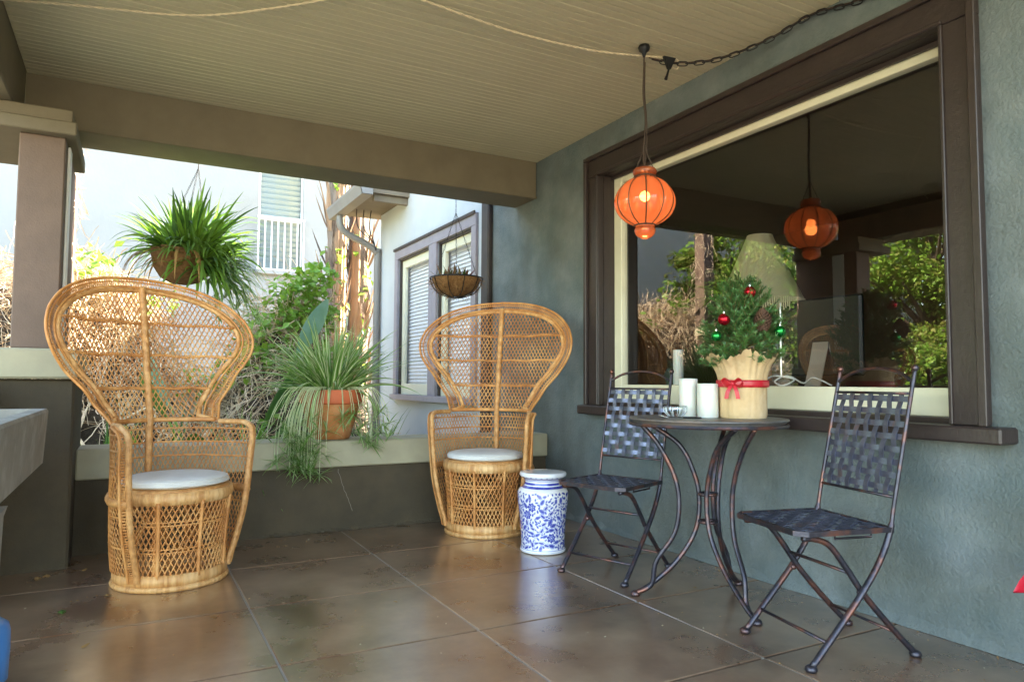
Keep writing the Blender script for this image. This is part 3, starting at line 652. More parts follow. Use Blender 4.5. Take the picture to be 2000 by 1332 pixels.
def peacock_meshes():
    P = {}
    inn = offset_outline(.062); mid = offset_outline(.05)
    # frame: inner wrapped hoop, outer thin hoop, loops between
    b = MB(); pin = [fan(x, z) for x, z in inn if z > .70]; pin = [fan(.252, .742)] + pin + [fan(-.252, .742)]; b.tube(pin, [.0118 + .0018 * (i % 2) for i in range(len(pin))], 8); P['back_hoop'] = (b, 'rattan_pale')
    b = MB(); arm = lambda s, dr=0: [Vector((s * (.262 + dr), .055, .735)), Vector((s * (.288 + dr), -.05, .737)), Vector((s * (.306 + dr), -.12, .732)), skin(s * radians(60), .69) * (1 + dr) , skin(s * radians(60), .55) + Vector((s * dr, 0, 0)), skin(s * radians(60), .35) + Vector((s * dr, 0, 0)), skin(s * radians(60), .18) + Vector((s * dr, 0, 0)), skin(s * radians(60), .09), Vector((s * .252 * sin(radians(60)), -.252 * cos(radians(60)), .045))]
    pout = [fan(x, z) for x, z in full]
    b.tube(pout, .0075, 6)
    o2 = offset_outline(.018); b.tube([fan(x, z) for x, z in o2], .004, 5); P['outer_rim'] = (b, 'rattan')
    b = MB(); o3 = offset_outline(.044); b.tube([fan(x, z) for x, z in o3], .006, 5)
    # arc-length spaced loops
    pts = [fan(x, z) for x, z in full]; p2 = [fan(x, z) for x, z in o3]; acc = 0
    for i in range(len(pts) - 1):
        seg = (pts[i + 1] - pts[i]).length; nn = max(1, int(round(seg / .0125)))
        for k in range(nn):
            t = k / nn; a = pts[i].lerp(pts[i + 1], t); c = p2[i].lerp(p2[i + 1], t); tv = (pts[i + 1] - pts[i]).normalized() * .006
            b.tube([a - tv, a.lerp(c, .35) - tv * .9, c, a.lerp(c, .35) + tv * .9, a + tv], .0021, 4, caps=False)
    P['rim_loops'] = (b, 'rattan')
    for s, nm in ((-1, 'arm_rail'), (1, 'arm_rail.')):
        b = MB(); path = spline(arm(s), 7); b.tube(path, .014, 8); P[nm] = (b, 'rattan_pale')
        c = MB(); pth2 = [p + Vector((s * .030, .022, 0)) * min(1, .25 + max(0, i - 4) * .1) for i, p in enumerate(path)]
        c.tube(pth2, .0065, 6)
        pth3 = [p.lerp(q, .30) for p, q in zip(path, pth2)]
        for i in range(len(path) - 1):
            seg = (path[i + 1] - path[i]).length; nn = max(1, int(round(seg / .013)))
            for k in range(nn):
                t = k / nn; a = path[i].lerp(path[i + 1], t); e = pth2[i].lerp(pth2[i + 1], t); tv = (path[i + 1] - path[i]).normalized() * .0065
                c.tube([a - tv, e - tv * .6, e + tv * .6, a + tv], .0025, 4, caps=False)
        P['arm_braid' + ('' if s < 0 else '.')] = (c, 'rattan')
    # lattice of the fan
    b = MB(); sl = 1.8; stp = .0245
    zt = 1.47
    for sg in (-1, 1):
        c0 = -2.2
        while c0 < 2.2:
            run = []
            z = .735
            while z <= zt:
                u = c0 + sg * (z - .735) / sl; hw = half_at(inn, z) if z > .75 else .246
                if abs(u) < hw and hw > 0: run.append(fan(u, z) + Vector((0, .0022 * sg, 0)))
                else:
                    if len(run) > 1: b.tube(run, .0031, 4, caps=False)
                    run = []
                z += .03
            if len(run) > 1: b.tube(run, .0031, 4, caps=False)
            c0 += stp
    P['back_lattice'] = (b, 'rattan')
    # slats and spine
    for i, z in enumerate((.905, 1.072, 1.239)):
        b = MB(); hw = half_at(inn, z); pts = [fan(hw * (k / 12 - 1) + 0, z + .004 * sin(k)) + Vector((0, -.008, 0)) for k in range(25)]
        b.tube(pts, .0068, 6)
        for k in range(70):
            u = hw * (-1 + 2 * k / 70); p = fan(u, z) + Vector((0, -.008, 0)); b.tube([p + Vector((-.003, 0, .0085)), p + Vector((0, -.0085, 0)), p + Vector((.003, 0, -.0085))], .0026, 4, caps=False)
        P['cross_slat' + '.' * i] = (b, 'rattan')
    b = MB(); b.tube([fan(0, .45 + i * .02) + Vector((0, -.012 if i * .02 + .45 > .72 else -.006, 0)) for i in range(50)], [.016 + .0022 * (i % 2) for i in range(50)], 8); P['spine'] = (b, 'rattan_pale')
    b = MB(); pts = [fan(.256 * (k / 12 - 1), .745) + Vector((0, -.006, 0)) for k in range(25)]; b.tube(pts, .0125, 7); P['neck_band'] = (b, 'rattan')
    # wall lattice (arms, sides, back) and drum lattice
    b = MB(); a0 = radians(60)
    def strands(fn, A0, A1, z0f, z1, slope, step, r):
        for sg in (-1, 1):
            c0 = A0 - 3
            while c0 < A1 + 3:
                run = []; z = z0f
                while z <= z1 + 1e-6:
                    ph = c0 + sg * (z - z0f) / slope
                    if A0 <= ph <= A1: run.append(fn(((ph + pi) % (2 * pi)) - pi, z) * (1 + .004 * sg))
                    else:
                        if len(run) > 1: b.tube(run, r, 4, caps=False)
                        run = []
                    z += .026
                if len(run) > 1: b.tube(run, r, 4, caps=False)
                c0 += step
    strands(skin, a0, 2 * pi - a0, .07, .72, .52, .0875, .0026)
    P['side_lattice'] = (b, 'rattan')
    b = MB(); strands(drum, -a0 - .12, a0 + .12, .055, .395, .50, .098, .0038); P['seat_lattice'] = (b, 'rattan')
    b = MB()
    for z in (.17, .185, .29, .305): b.tube([drum(-a0 + 2 * a0 * k / 20, z) * 1.01 for k in range(21)], .0036, 5)
    for z in (.20, .34, .56, .63, .70): b.tube([skin(((a0 + (2 * pi - 2 * a0) * k / 40 + pi) % (2 * pi)) - pi, z) for k in range(41)], .0045, 5)
    P['hoop_bands'] = (b, 'rattan')
    for i, ph in enumerate((0, -.72, .72)):
        b = MB(); b.tube([drum(ph, .055 + .02 * k) * 1.006 for k in range(18)], [.0115 + .0016 * (k % 2) for k in range(18)], 8, flat=.7); P['front_rib' + '.' * i] = (b, 'rattan')
    b = MB(); n = 64
    b.lathe([(.232, .0), (.254, .0), (.259, .012), (.254, .024), (.232, .024)], n); P['base_ring'] = (b, 'rattan_band')
    b = MB(); b.lathe([(.230, .0245), (.248, .0245), (.251, .045), (.248, .072), (.230, .072)], n); P['base_band'] = (b, 'rattan_band')
    b = MB(); b.lathe([(.244, .385), (.264, .385), (.271, .41), (.265, .438), (.240, .438)], n); P['seat_band'] = (b, 'rattan_band')
    b = MB(); pts = [skin(((a0 + (2 * pi - 2 * a0) * k / 40 + pi) % (2 * pi)) - pi, .40) * 1.01 for k in range(41)]; b.tube(pts, .016, 6, flat=1.2); P['waist_band'] = (b, 'rattan_pale')
    b = MB(); b.lathe([(.001, .425), (.250, .425), (.257, .437), (.250, .449), (.001, .449)], 48); P['seat_disc'] = (b, 'rattan_pale')
    for i in range(4):
        a = pi / 4 + i * pi / 2; b = MB(); b.tube([(.23 * cos(a), .23 * sin(a), .03), (.225 * cos(a), .225 * sin(a), .42)], .012, 6)
        b.tube([(.23 * cos(a), .23 * sin(a), .06), (.23 * cos(a + pi / 2), .23 * sin(a + pi / 2), .38)], .008, 6); P['inner_post' + '.' * i] = (b, 'rattan')
    return {k: b.mesh(k.rstrip('.'), M[m], smooth=True) for k, (b, m) in P.items()}
PM = peacock_meshes(); STUFF = {'rim_loops', 'arm_braid', 'back_lattice', 'side_lattice', 'seat_lattice'}
cu = MB(); cu.lathe([(.001, 0), (.20, 0), (.226, .008), (.236, .022), (.230, .034), (.20, .045), (.12, .052), (.001, .054)], 56, mod=lambda a, z: 1 + .014 * sin(2 * a) + .007 * sin(5 * a + 1) + .004 * sin(13 * a + z * 90)); cu.tube([(.235 * cos(2 * pi * i / 64), .235 * sin(2 * pi * i / 64), .016) for i in range(64)], .0048, 6, closed=True); cu.tube([(.229 * cos(2 * pi * i / 64), .229 * sin(2 * pi * i / 64), .034) for i in range(64)], .0032, 6, closed=True)
cme = cu.mesh('seat_cushion', M['cushion'], smooth=True)
def peacock(loc, face, label, clabel, sc=1, tilt=0):
    t = thing('peacock_chair', label, 'chair', loc, face + pi / 2, 'wicker peacock chairs'); t.scale = (sc, sc, sc)
    for k, me in PM.items():
        nm = k.rstrip('.'); o = inst(nm, me, t)
        if nm in STUFF: o['kind'] = 'stuff'
    f = Vector((cos(face), sin(face), 0)) * .02
    o = bpy.data.objects.new('seat_cushion', cme); COL.objects.link(o); o.location = Vector(loc) + f + Vector((0, 0, .450 * sc)); o.rotation_euler = (0, 0, face + 1); o.scale = (sc,) * 3
    tag(o, clabel, 'cushion', 'round white seat cushions')
peacock((.20, 3.80, .001), radians(-65), 'tall wicker peacock chair standing in front of the column, leftmost', 'round white cushion on the left wicker peacock chair')
peacock((2.025, 4.09, .001), radians(-132), 'tall wicker peacock chair in the corner behind the blue and white stool', 'round white cushion on the corner wicker peacock chair', 1.02)

# ------------------------------------------------------------------ blue and white garden stool
st = thing('garden_stool', 'blue and white porcelain drum stool with leafy vine pattern', 'stool', (2.08, 3.47, .001))
SP = [(.118, 0), (.128, .006), (.129, .016), (.124, .03), (.124, .09), (.128, .16), (.137, .24), (.144, .30), (.143, .33), (.132, .35), (.112, .362), (.106, .372), (.102, .39), (.106, .402), (.120, .412), (.131, .420), (.133, .430), (.130, .438), (.12, .4415), (.03, .4435), (.001, .444)]
pp = spline([(r, 0, z) for r, z in SP], 4); b = MB(); b.lathe([(p.x, p.z) for p in pp], 48); b.build('body', M['ceramic'], st, smooth=True)
stab = sorted([(z, r) for r, z in SP[1:16]])
def sr(z):
    for (a, va), (c, vc) in zip(stab, stab[1:]):
        if z <= c: return va + (vc - va) * (z - a) / (c - a)
    return stab[-1][1]
def sp3(th, z, off): r = sr(z) + off; return Vector((r * cos(th), r * sin(th), z))
bands = MB()
for (za, zb, mi) in ((.353, .368, 0), (.374, .386, 0), (.3945, .3985, 1), (.405, .409, 0), (.3375, .340, 1), (.021, .024, 1), (.012, .0135, 1)):
    bands.lathe([(sr(za) + .0008, za), (sr((za + zb) / 2) + .0009, (za + zb) / 2), (sr(zb) + .0008, zb)], 48, cap=False, mi=mi)
bands.build('painted_bands', [M['blue1'], M['blue2']], st, smooth=True)
dec = MB(); rn = random.Random(9)
def decal(th, z, pts, off, mi):
    vs = [sp3(th + x / sr(z), min(.345, max(.02, z + yv)), off) for x, yv in pts]; c = sp3(th, z, off); n = len(vs)
    dec.add([c] + vs, [(0, 1 + i, 1 + (i + 1) % n) for i in range(n)], mi)
def leafpts(L, W, rot):
    o = []
    for i in range(10):
        a = 2 * pi * i / 10; x = L * cos(a); yv = W * sin(a) * (1 - .25 * cos(a)) ; o.append((x * cos(rot) - yv * sin(rot), x * sin(rot) + yv * cos(rot)))
    return o
placed = []
def free(th, z, d):
    for (t2, z2, d2) in placed:
        dx = (((th - t2) + pi) % (2 * pi) - pi) * .132
        if dx * dx + (z - z2) ** 2 < (d + d2) ** 2: return False
    placed.append((th, z, d)); return True
for i in range(600):
    if len([1 for p in placed if p[2] > .02]) >= 9: break
    th, z = rn.uniform(0, 2 * pi), rn.uniform(.05, .32)
    if free(th, z, .026):
        R = .024; rot = rn.random()
        decal(th, z, [(R * (1 + .17 * cos(7 * a)) * cos(a + rot), R * (1 + .17 * cos(7 * a)) * sin(a + rot)) for a in [2 * pi * k / 28 for k in range(28)]], .0008, 0)
        for k in range(6):
            a = rot + k * pi / 3; decal(th + .012 * cos(a) / .13, z + .012 * sin(a), leafpts(.007, .0036, a), .0012, 1)
        decal(th, z, leafpts(.003, .003, 0), .0014, 2)
for i in range(6000):
    th, z = rn.uniform(0, 2 * pi), rn.uniform(.032, .335)
    s = rn.choice((.019, .017, .014, .009)) if i < 3500 else .0075
    if free(th, z, s * .78):
        rot = rn.uniform(0, pi); decal(th, z, leafpts(s * 1.2, s * .66, rot), .0008, 1 if rn.random() < .75 else 0)
        if s > .007:
            decal(th, z, leafpts(s * 1.02, s * .50, rot), .0011, 2 if rn.random() < .4 else 1); decal(th, z, leafpts(s * .85, s * .36, rot), .0014, 0)
for i in range(150):
    th, z = rn.uniform(0, 2 * pi), rn.uniform(.04, .33); a = rn.uniform(0, 6.28); cv = rn.choice((-1, 1)) * rn.uniform(.35, .7); pts = []
    for k in range(10):
        pts.append(sp3(th, min(.343, max(.022, z)), .0006)); th += .0055 * cos(a) / .13; z += .0055 * sin(a); a += cv * (.3 + .08 * k)
    dec.tube(pts, .0009, 3, caps=False, mi=1)
for i in range(26):
    th = 2 * pi * i / 26
    for (zc, s, mi) in ((.418, .006, 0), (.3725, .0, 0)):
        if s:
            r = .1255; n = 6; c = Vector((r * cos(th), r * sin(th), zc + .0)); tan = Vector((-sin(th), cos(th), 0)); upv = Vector((cos(th) * .55, sin(th) * .55, .42)).normalized(); off = Vector((cos(th) * .6, sin(th) * .6, -.8)) * .0022
            dec.add([c + off + tan * s * 1.1 * cos(2 * pi * k / n) + upv * s * .55 * sin(2 * pi * k / n) for k in range(n)], [tuple(range(n))], mi)
dec.build('painted_vines', [M['blue1'], M['blue2'], M['ceramic']], st, kind='stuff')

# ------------------------------------------------------------------ folding woven-strap chairs
def strap(path, wdir, wd, th=.0016):
    b = MB(); vs = []; wdir = Vector(wdir).normalized(); n = len(path)
    for i, p in enumerate(path):
        p = Vector(p); t = (Vector(path[min(i + 1, n - 1)]) - Vector(path[max(i - 1, 0)])).normalized(); nr = t.cross(wdir).normalized()
        vs += [p - wdir * wd - nr * th, p + wdir * wd - nr * th, p + wdir * wd + nr * th, p - wdir * wd + nr * th]
    F = []
    for i in range(n - 1):
        for j in range(4): F.append((i * 4 + j, i * 4 + (j + 1) % 4, (i + 1) * 4 + (j + 1) % 4, (i + 1) * 4 + j))
    F += [(3, 2, 1, 0), tuple((n - 1) * 4 + j for j in range(4))]
    b.add(vs, F); return b
HW = .186
def folding_meshes():
    P = []
    post = [(.225, .012), (.12, .125), (.03, .225), (-.04, .315), (-.085, .395), (-.108, .46), (-.122, .53), (-.16, .70), (-.205, .90), (-.228, 1.0)]
    fl = [(.235, .428), (.19, .424), (.13, .40), (.07, .33), (.0, .235), (-.10, .125), (-.215, .012)]
    for s in (-1, 1):
        b = MB(); pts = spline([(s * HW, y, z) for y, z in post], 5); b.tube(pts, [.0115 if p.z < .47 else .0078 for p in pts], 8); P.append(('back_post', b, 'iron'))
        b = MB(); b.tube(spline([(s * (HW - .022), y, z) for y, z in fl], 5), .0108, 8); P.append(('leg', b, 'iron'))
        for (yy, xx) in ((.228, HW), (-.218, HW - .022)):
            b = MB(); b.lathe([(.004, 0), (.017, 0), (.021, .007), (.018, .016), (.010, .021), (.004, .021)], 14, (s * xx, yy, 0)); P.append(('foot', b, 'iron'))
        b = MB(); b.ball((s * HW, -.2285, 1.006), .0125, 8); P.append(('finial', b, 'iron'))
        b = MB(); b.ball((s * (HW - .01), .018, .237), .012, 6); P.append(('rivet', b, 'iron'))
    def bar(nm, pts, r=.0062): b = MB(); b.tube(pts, r, 7); P.append((nm, b, 'iron'))
    bar('stretcher', [(-HW, .16, .085), (HW, .16, .085)]); bar('stretcher', [(-HW + .022, -.135, .088), (HW - .022, -.135, .088)], .0055)
    bar('stretcher', [(-HW + .022, .045, .30), (HW - .022, .045, .30)])
    bar('top_arch', spline([(-HW, -.217, .955), (-HW * .6, -.225, .992), (0, -.228, 1.008), (HW * .6, -.225, .992), (HW, -.217, .955)], 6), .0066)
    by = lambda z: interp_lin([(.46, -.108), (.53, -.122), (.70, -.16), (.90, -.205), (1.0, -.228)], z)
    for z in (.915, .555): bar('back_rail', [(-HW, by(z), z), (HW, by(z), z)], .0055)
    nv, nh = 7, 8
    xv = [-HW + .02 + (2 * HW - .04) * (i + .5) / nv for i in range(nv)]; zh = [.583 + (.895 - .583) * i / (nh - 1) for i in range(nh)]
    for i, x in enumerate(xv):
        path = []
        for k in range(41):
            z = .555 + (.915 - .555) * k / 40; ph = (z - zh[0]) / (zh[1] - zh[0]); off = .0036 * cos(pi * (ph + i)); path.append((x, by(z) + off, z))
        P.append(('back_strap', strap(path, (1, 0, 0), .0105), 'strap'))
    for j, z in enumerate(zh):
        path = []
        for k in range(41):
            x = -HW + 2 * HW * k / 40; ph = (x - xv[0]) / (xv[1] - xv[0]); path.append((x, by(z) - .0036 * cos(pi * (ph + j)), z))
        P.append(('back_strap', strap(path, (0, -.21, .98), .0105), 'strap'))
    # seat
    y0, y1, sz = -.105, .265, .447; sw = HW + .006
    b = MB()
    fr = [(-sw, y0), (sw, y0), (sw, y1 - .03), (sw - .03, y1), (-sw + .03, y1), (-sw, y1 - .03)]
    b.tube([(x, y, sz) for x, y in fr], .0095, 4, closed=True, flat=1.3); P.append(('seat_frame', b, 'iron'))
    nx, ny = 8, 7
    xs = [-sw + .02 + (2 * sw - .04) * (i + .5) / nx for i in range(nx)]; ys = [y0 + .015 + (y1 - y0 - .03) * (i + .5) / ny for i in range(ny)]
    for i, x in enumerate(xs):
        P.append(('seat_strap', strap([(x, y0 + (y1 - y0) * k / 36, sz + .004 + .0042 * cos(pi * ((y0 + (y1 - y0) * k / 36 - ys[0]) / (ys[1] - ys[0]) + i))) for k in range(37)], (1, 0, 0), .0135), 'strap'))
    for j, y in enumerate(ys):
        P.append(('seat_strap', strap([(-sw + 2 * sw * k / 40, y, sz + .004 - .0042 * cos(pi * ((-sw + 2 * sw * k / 40 - xs[0]) / (xs[1] - xs[0]) + j))) for k in range(41)], (0, 1, 0), .0145), 'strap'))
    bar('slide_bar', [(HW - .03, .10, .44), (HW - .03, .10, .418), (HW - .03, -.05, .418), (HW - .03, -.05, .44)], .0042)
    bar('slide_bar', [(-HW + .03, .10, .44), (-HW + .03, .10, .418), (-HW + .03, -.05, .418), (-HW + .03, -.05, .44)], .0042)
    return [(nm, b.mesh(nm, M[m], smooth=(nm not in ('back_strap', 'seat_strap', 'seat_frame'))), ) for nm, b, m in P]
def interp_lin(tab, x):
    for (a, va), (b, vb) in zip(tab, tab[1:]):
        if x <= b: return va + (vb - va) * (x - a) / (b - a)
    return tab[-1][1]
FM = folding_meshes()
def folding(loc, ang, label):
    t = thing('folding_chair', label, 'chair', loc, ang - pi / 2, 'woven metal bistro chairs')
    for nm, me in FM: inst(nm, me, t)
folding((2.272, 1.756, .001), radians(167), 'dark woven metal folding chair nearest the camera, right of the table')
folding((2.208, 2.942, .001), radians(199.8), 'dark woven metal folding chair between the stool and the table')

# ------------------------------------------------------------------ bistro table and what stands on it
TZ = .795
tb = thing('bistro_table', 'round dark metal bistro table with curved legs below the window', 'table', (2.256, 2.351, .001))
b = MB(); b.lathe([(.001, TZ - .02), (.325, TZ - .02), (.328, TZ - .012), (.335, TZ - .012), (.342, TZ - .006), (.340, TZ - .001), (.332, TZ), (.001, TZ)], 72); b.build('table_top', M['tabletop'], tb, smooth=True, ang=40)
b = MB(); b.lathe([(.322, TZ - .034), (.340, TZ - .034), (.343, TZ - .028), (.340, TZ - .0205), (.322, TZ - .0205)], 72, mod=None); b.build('table_rim', M['iron'], tb, smooth=True, ang=40)
for (fx, fy) in ((2.014, 2.555), (2.2, 2.032), (2.554, 2.464)):
    a = atan2(fy - 2.351, fx - 2.256); R0 = sqrt((fx - 2.256) ** 2 + (fy - 2.351) ** 2)
    for q, (rm_, top, da) in enumerate(((.035, .25, .03), (.125, .285, -.035))):
        pr = [(R0, .012), (R0 - .07, .055), (rm_ + .10, .16), (rm_ + .02, .29), (rm_, .42), (rm_ + .02, .54), (rm_ + .085, .67), (top, TZ - .034)]
        b = MB(); b.tube(spline([(r * cos(a) + da * sin(a) * min(1, z * 3), r * sin(a) - da * cos(a) * min(1, z * 3), z) for r, z in pr], 7), .0108, 9); b.build('leg', M['iron'], tb, smooth=True)
    b = MB(); b.lathe([(.004, 0), (.019, 0), (.023, .008), (.019, .018), (.009, .024), (.004, .024)], 14, (R0 * cos(a), R0 * sin(a), 0)); b.build('foot', M['iron'], tb, smooth=True)
for z in (.34, .46):
    b = MB(); b.tube([(.036 * cos(2 * pi * k / 20), .036 * sin(2 * pi * k / 20), z) for k in range(20)], .008, 6, closed=True); b.build('collar', M['iron'], tb, smooth=True)
ZT = TZ + .0015
def candle(x, y, r, h, label, z=ZT):
    t = thing('pillar_candle', label, 'candle', (x, y, z), group='white pillar candles')
    b = MB(); b.lathe([(r * .97, 0), (r, .004), (r, h - .006), (r * .96, h), (r * .86, h - .002), (r * .80, h - .010), (.001, h - .012)], 32); b.build('wax', M['candle'], t, smooth=True, ang=50)
    b = MB(); b.tube([(0, 0, h - .012), (.001, 0, h - .004), (.003, .001, h + .002)], .0014, 5); b.build('wick', M['wick'], t)
candle(2.24, 2.452, .042, .172, 'taller white pillar candle on the table behind the shorter one')
candle(2.262, 2.352, .046, .150, 'shorter white pillar candle on the table in front of the taller one')
gl = glassmat('clear_glass', .10, (.96, .98, .99))
t = thing('glass_votive', 'small clear glass bowl with petal rim on the table', 'bowl', (2.125, 2.41, ZT))
b = MB(); b.lathe([(.022, 0), (.034, .006), (.046, .022), (.050, .040), (.047, .052), (.043, .050), (.045, .040), (.041, .024), (.028, .010), (.001, .007)], 48, mod=lambda a, z: 1 + .10 * abs(sin(5 * a)) * (z > .012)); b.build('bowl', gl, t, smooth=True)
b = MB()
for i in range(10):
    a = 2 * pi * i / 10
    b.tube([(.03 * cos(a), .03 * sin(a), .006), (.049 * cos(a), .049 * sin(a), .025), (.051 * cos(a), .051 * sin(a), .045)], .002, 5)
b.build('petal_rib', mat('glass_edge', (.62, .66, .68), .08), t)
t = bpy.data.objects.new('coaster', None); t.location = (2.145, 2.325, ZT); COL.objects.link(t); tag(t, 'flat black round coaster at the front of the table', 'coaster')
b = MB(); b.lathe([(.001, 0), (.038, 0), (.041, .003), (.038, .0055), (.001, .005)], 28); b.build('disc', M['dark'], t)
t = thing('petal', 'small cream petal lying on the table beside the glass bowl', 'petal', (2.065, 2.385, ZT)); b = MB(); b.leaf((0, 0, .002), 2.4, .35, .045, .014, 6, 5, fold=.3); b.build('petal_blade', M['candle'], t)

# potted little fir in kraft paper
PX, PY = 2.392, 2.272
pt = thing('fir_tree', 'small Christmas fir in a kraft paper wrapped pot on the table', 'potted tree', (PX, PY, ZT))
b = MB(); prof = [(.100, 0), (.104, .02), (.103, .08), (.104, .14), (.106, .18), (.112, .205), (.124, .235), (.150, .275)]; pf2 = spline([(r, 0, z) for r, z in prof], 4); n = 120; vs = []
rn = random.Random(4); jag = [rn.uniform(-1, 1) for _ in range(n)]
for p in pf2:
    for j in range(n):
        a = 2 * pi * j / n; tt = max(0, (p.z - .1) / .175); f = 1 + (.016 + .045 * tt * tt) * (sin(7 * a + 2 * p.z * 9 + 1.2 * sin(2 * a)) + .6 * sin(17 * a + 1.3 + 2 * sin(3 * a)) + .4 * sin(29 * a)) * .7 + .006 * jag[j]
        vs.append((p.x * f * cos(a), p.x * f * sin(a), p.z + (jag[j] * .010 + .014 * sin(5 * a)) * max(0, tt) ** 3))
b.add(vs, [(i * n + j, i * n + (j + 1) % n, (i + 1) * n + (j + 1) % n, (i + 1) * n + j) for i in range(len(pf2) - 1) for j in range(n)]); b.build('paper_wrap', M['kraft'], pt, smooth=True)
b = MB(); b.lathe([(.001, .20), (.105, .20)], 24, cap=False); b.build('soil', M['soil'], pt)
b = MB(); b.lathe([(.1115, .135), (.1125, .145), (.1125, .158), (.1115, .166), (.109, .166), (.109, .135)], 48, mod=lambda a, z: 1 + .008 * sin(11 * a)); rb_ = b.build('ribbon', M['ribbon'], pt, smooth=True)
ba = atan2(-.62, -.78) - .25; bc = Vector((.116 * cos(ba), .116 * sin(ba), .15)); tn = Vector((-sin(ba), cos(ba), 0)); ou = Vector((cos(ba), sin(ba), 0)); b = MB()
for sg in (-1, 1):
    lp = [bc, bc + tn * sg * .028 + Vector((0, 0, .020)) + ou * .012, bc + tn * sg * .046 + Vector((0, 0, .008)) + ou * .010, bc + tn * sg * .030 + Vector((0, 0, -.012)) + ou * .008, bc]
    q = strap(spline(lp, 5), ou * .3 + Vector((0, 0, .2)), .009, .0006); b.add(q.v, q.f)
    q = strap(spline([bc, bc + tn * sg * .018 + Vector((0, 0, -.03)) + ou * .01, bc + tn * sg * .026 + Vector((0, 0, -.065)) + ou * .012], 5), tn, .009, .0006); b.add(q.v, q.f)
b.ball(bc + ou * .006, .010, 8); b.build('bow', M['ribbon'], pt)
# crown
tr = MB(); tr.tube([(0, 0, .19), (0, 0, .40), (.004, 0, .57)], [.012, .009, .003], 7); tr.build('trunk', M['twig'], pt)
nd = MB(); tw = MB(); rn = random.Random(15)
def needles(p, q, r):
    d = (q - p); L = d.length; d.normalize(); k = int(L / .00125)
    for i in range(k):
        t_ = i / k; c = p.lerp(q, t_); a = rn.uniform(0, 6.28); o_ = d.orthogonal().normalized(); sd = (Matrix.Rotation(a, 3, d) @ o_); nv = (sd * .86 + d * rn.uniform(.3, .9) + Vector((0, 0, .15))).normalized()
        l = rn.uniform(.015, .026); bb = nv.cross(d).normalized() * .0017; nd.add([c - bb, c + bb, c + nv * l], [(0, 1, 2)])
def bough(p, d, L, r, dep):
    q = p + d * L * .5 + Vector((0, 0, .01)); e = q + (d + Vector((0, 0, .22))).normalized() * L * .5
    tw.tube([p, q, e], [r, r * .75, r * .4], 4, caps=False); needles(p.lerp(q, .25), q, 0); needles(q, e, 0)
    if dep:
        for sg in (-1, 1):
            for f in (.35, .62, .85):
                base = p.lerp(e, f); dd = (Matrix.Rotation(sg * rn.uniform(.55, .9), 3, 'Z') @ d + Vector((0, 0, rn.uniform(-.1, .3)))).normalized(); bough(base, dd, L * rn.uniform(.38, .52) * (1.15 - .5 * f), r * .6, dep - 1 if L > .16 and f < .5 else 0)
for i in range(84):
    t_ = i / 84; z = .225 + .315 * t_; a = i * 2.39996 + rn.gauss(0, .2); L = interp([(0, .150), (.3, .172), (.65, .14), (1, .08)], t_) * rn.uniform(.82, 1.12); el = -.12 + 1.0 * t_ + rn.gauss(0, .1)
    bough(Vector((.005 * cos(a), .005 * sin(a), z)), Vector((cos(a) * cos(el), sin(a) * cos(el), sin(el))), L, .0032, 1)
bough(Vector((0, 0, .53)), Vector((.05, 0, 1)).normalized(), .07, .003, 0)
tw.build('boughs', M['twig'], pt); nd.build('needles', M['needle'], pt, kind='stuff')
def bauble(p, r, m, label):
    t = thing('bauble', label, 'bauble', p, group='baubles on the fir'); b = MB(); b.ball((0, 0, 0), r, 14); b.build('ball', m, t, smooth=True)
    b = MB(); b.lathe([(.005, r - .001), (.005, r + .006), (.001, r + .007)], 12); b.build('cap', M['silver'], t)
    b = MB(); b.tube([(.004 * cos(k * .7), 0, r + .010 + .004 * sin(k * .7)) for k in range(9)], .0007, 4, closed=True); b.build('loop', M['silver'], t)
vd = Vector((-.475, -.878, 0)).normalized() * -1      # away from the viewer... turned round below
vd = -Vector((.72, .69, 0)).normalized(); rt = Vector((.69, -.72, 0)).normalized()
bc0 = Vector((PX, PY, ZT))
def onface(u, z, r): return bc0 + vd * r + rt * u + Vector((0, 0, z))
bauble(onface(.035, .545, .100), .0255, M['redball'], 'red bauble nearest the top of the little fir')
bauble(onface(-.072, .425, .150), .0265, M['redball'], 'lower red bauble on the left of the little fir')
bauble(onface(-.105, .355, .135), .0225, M['greenball'], 'green bauble low on the left side of the fir')
bauble(onface(.155, .375, .085), .0235, M['greenball'], 'green bauble on the right edge of the fir')
t = thing('pine_cone', 'brown pine cone tucked into the right of the little fir', 'pine cone', onface(.085, .375, .125)); b = MB(); rn = random.Random(2)
for i in range(130):
    f = i / 130; z = .098 * f; r = .033 * sin(pi * (f * .86 + .14)) ** .8; a = i * 2.39996; c = Vector((r * .55 * cos(a), r * .55 * sin(a), z)); d = Vector((cos(a), sin(a), .25)); s_ = Vector((-sin(a), cos(a), 0)) * .008
    b.add([c, c + d * r * .45 + s_, c + d * r * .62 + Vector((0, 0, .004)), c + d * r * .45 - s_, c + d * r * .5 + Vector((0, 0, -.006))], [(0, 1, 2), (0, 2, 3), (0, 4, 1), (1, 4, 2), (2, 4, 3), (3, 4, 0)])
b.lathe([(.001, 0), (.014, .01), (.018, .05), (.010, .085), (.001, .096)], 10); b.build('scales', M['cone'], t)

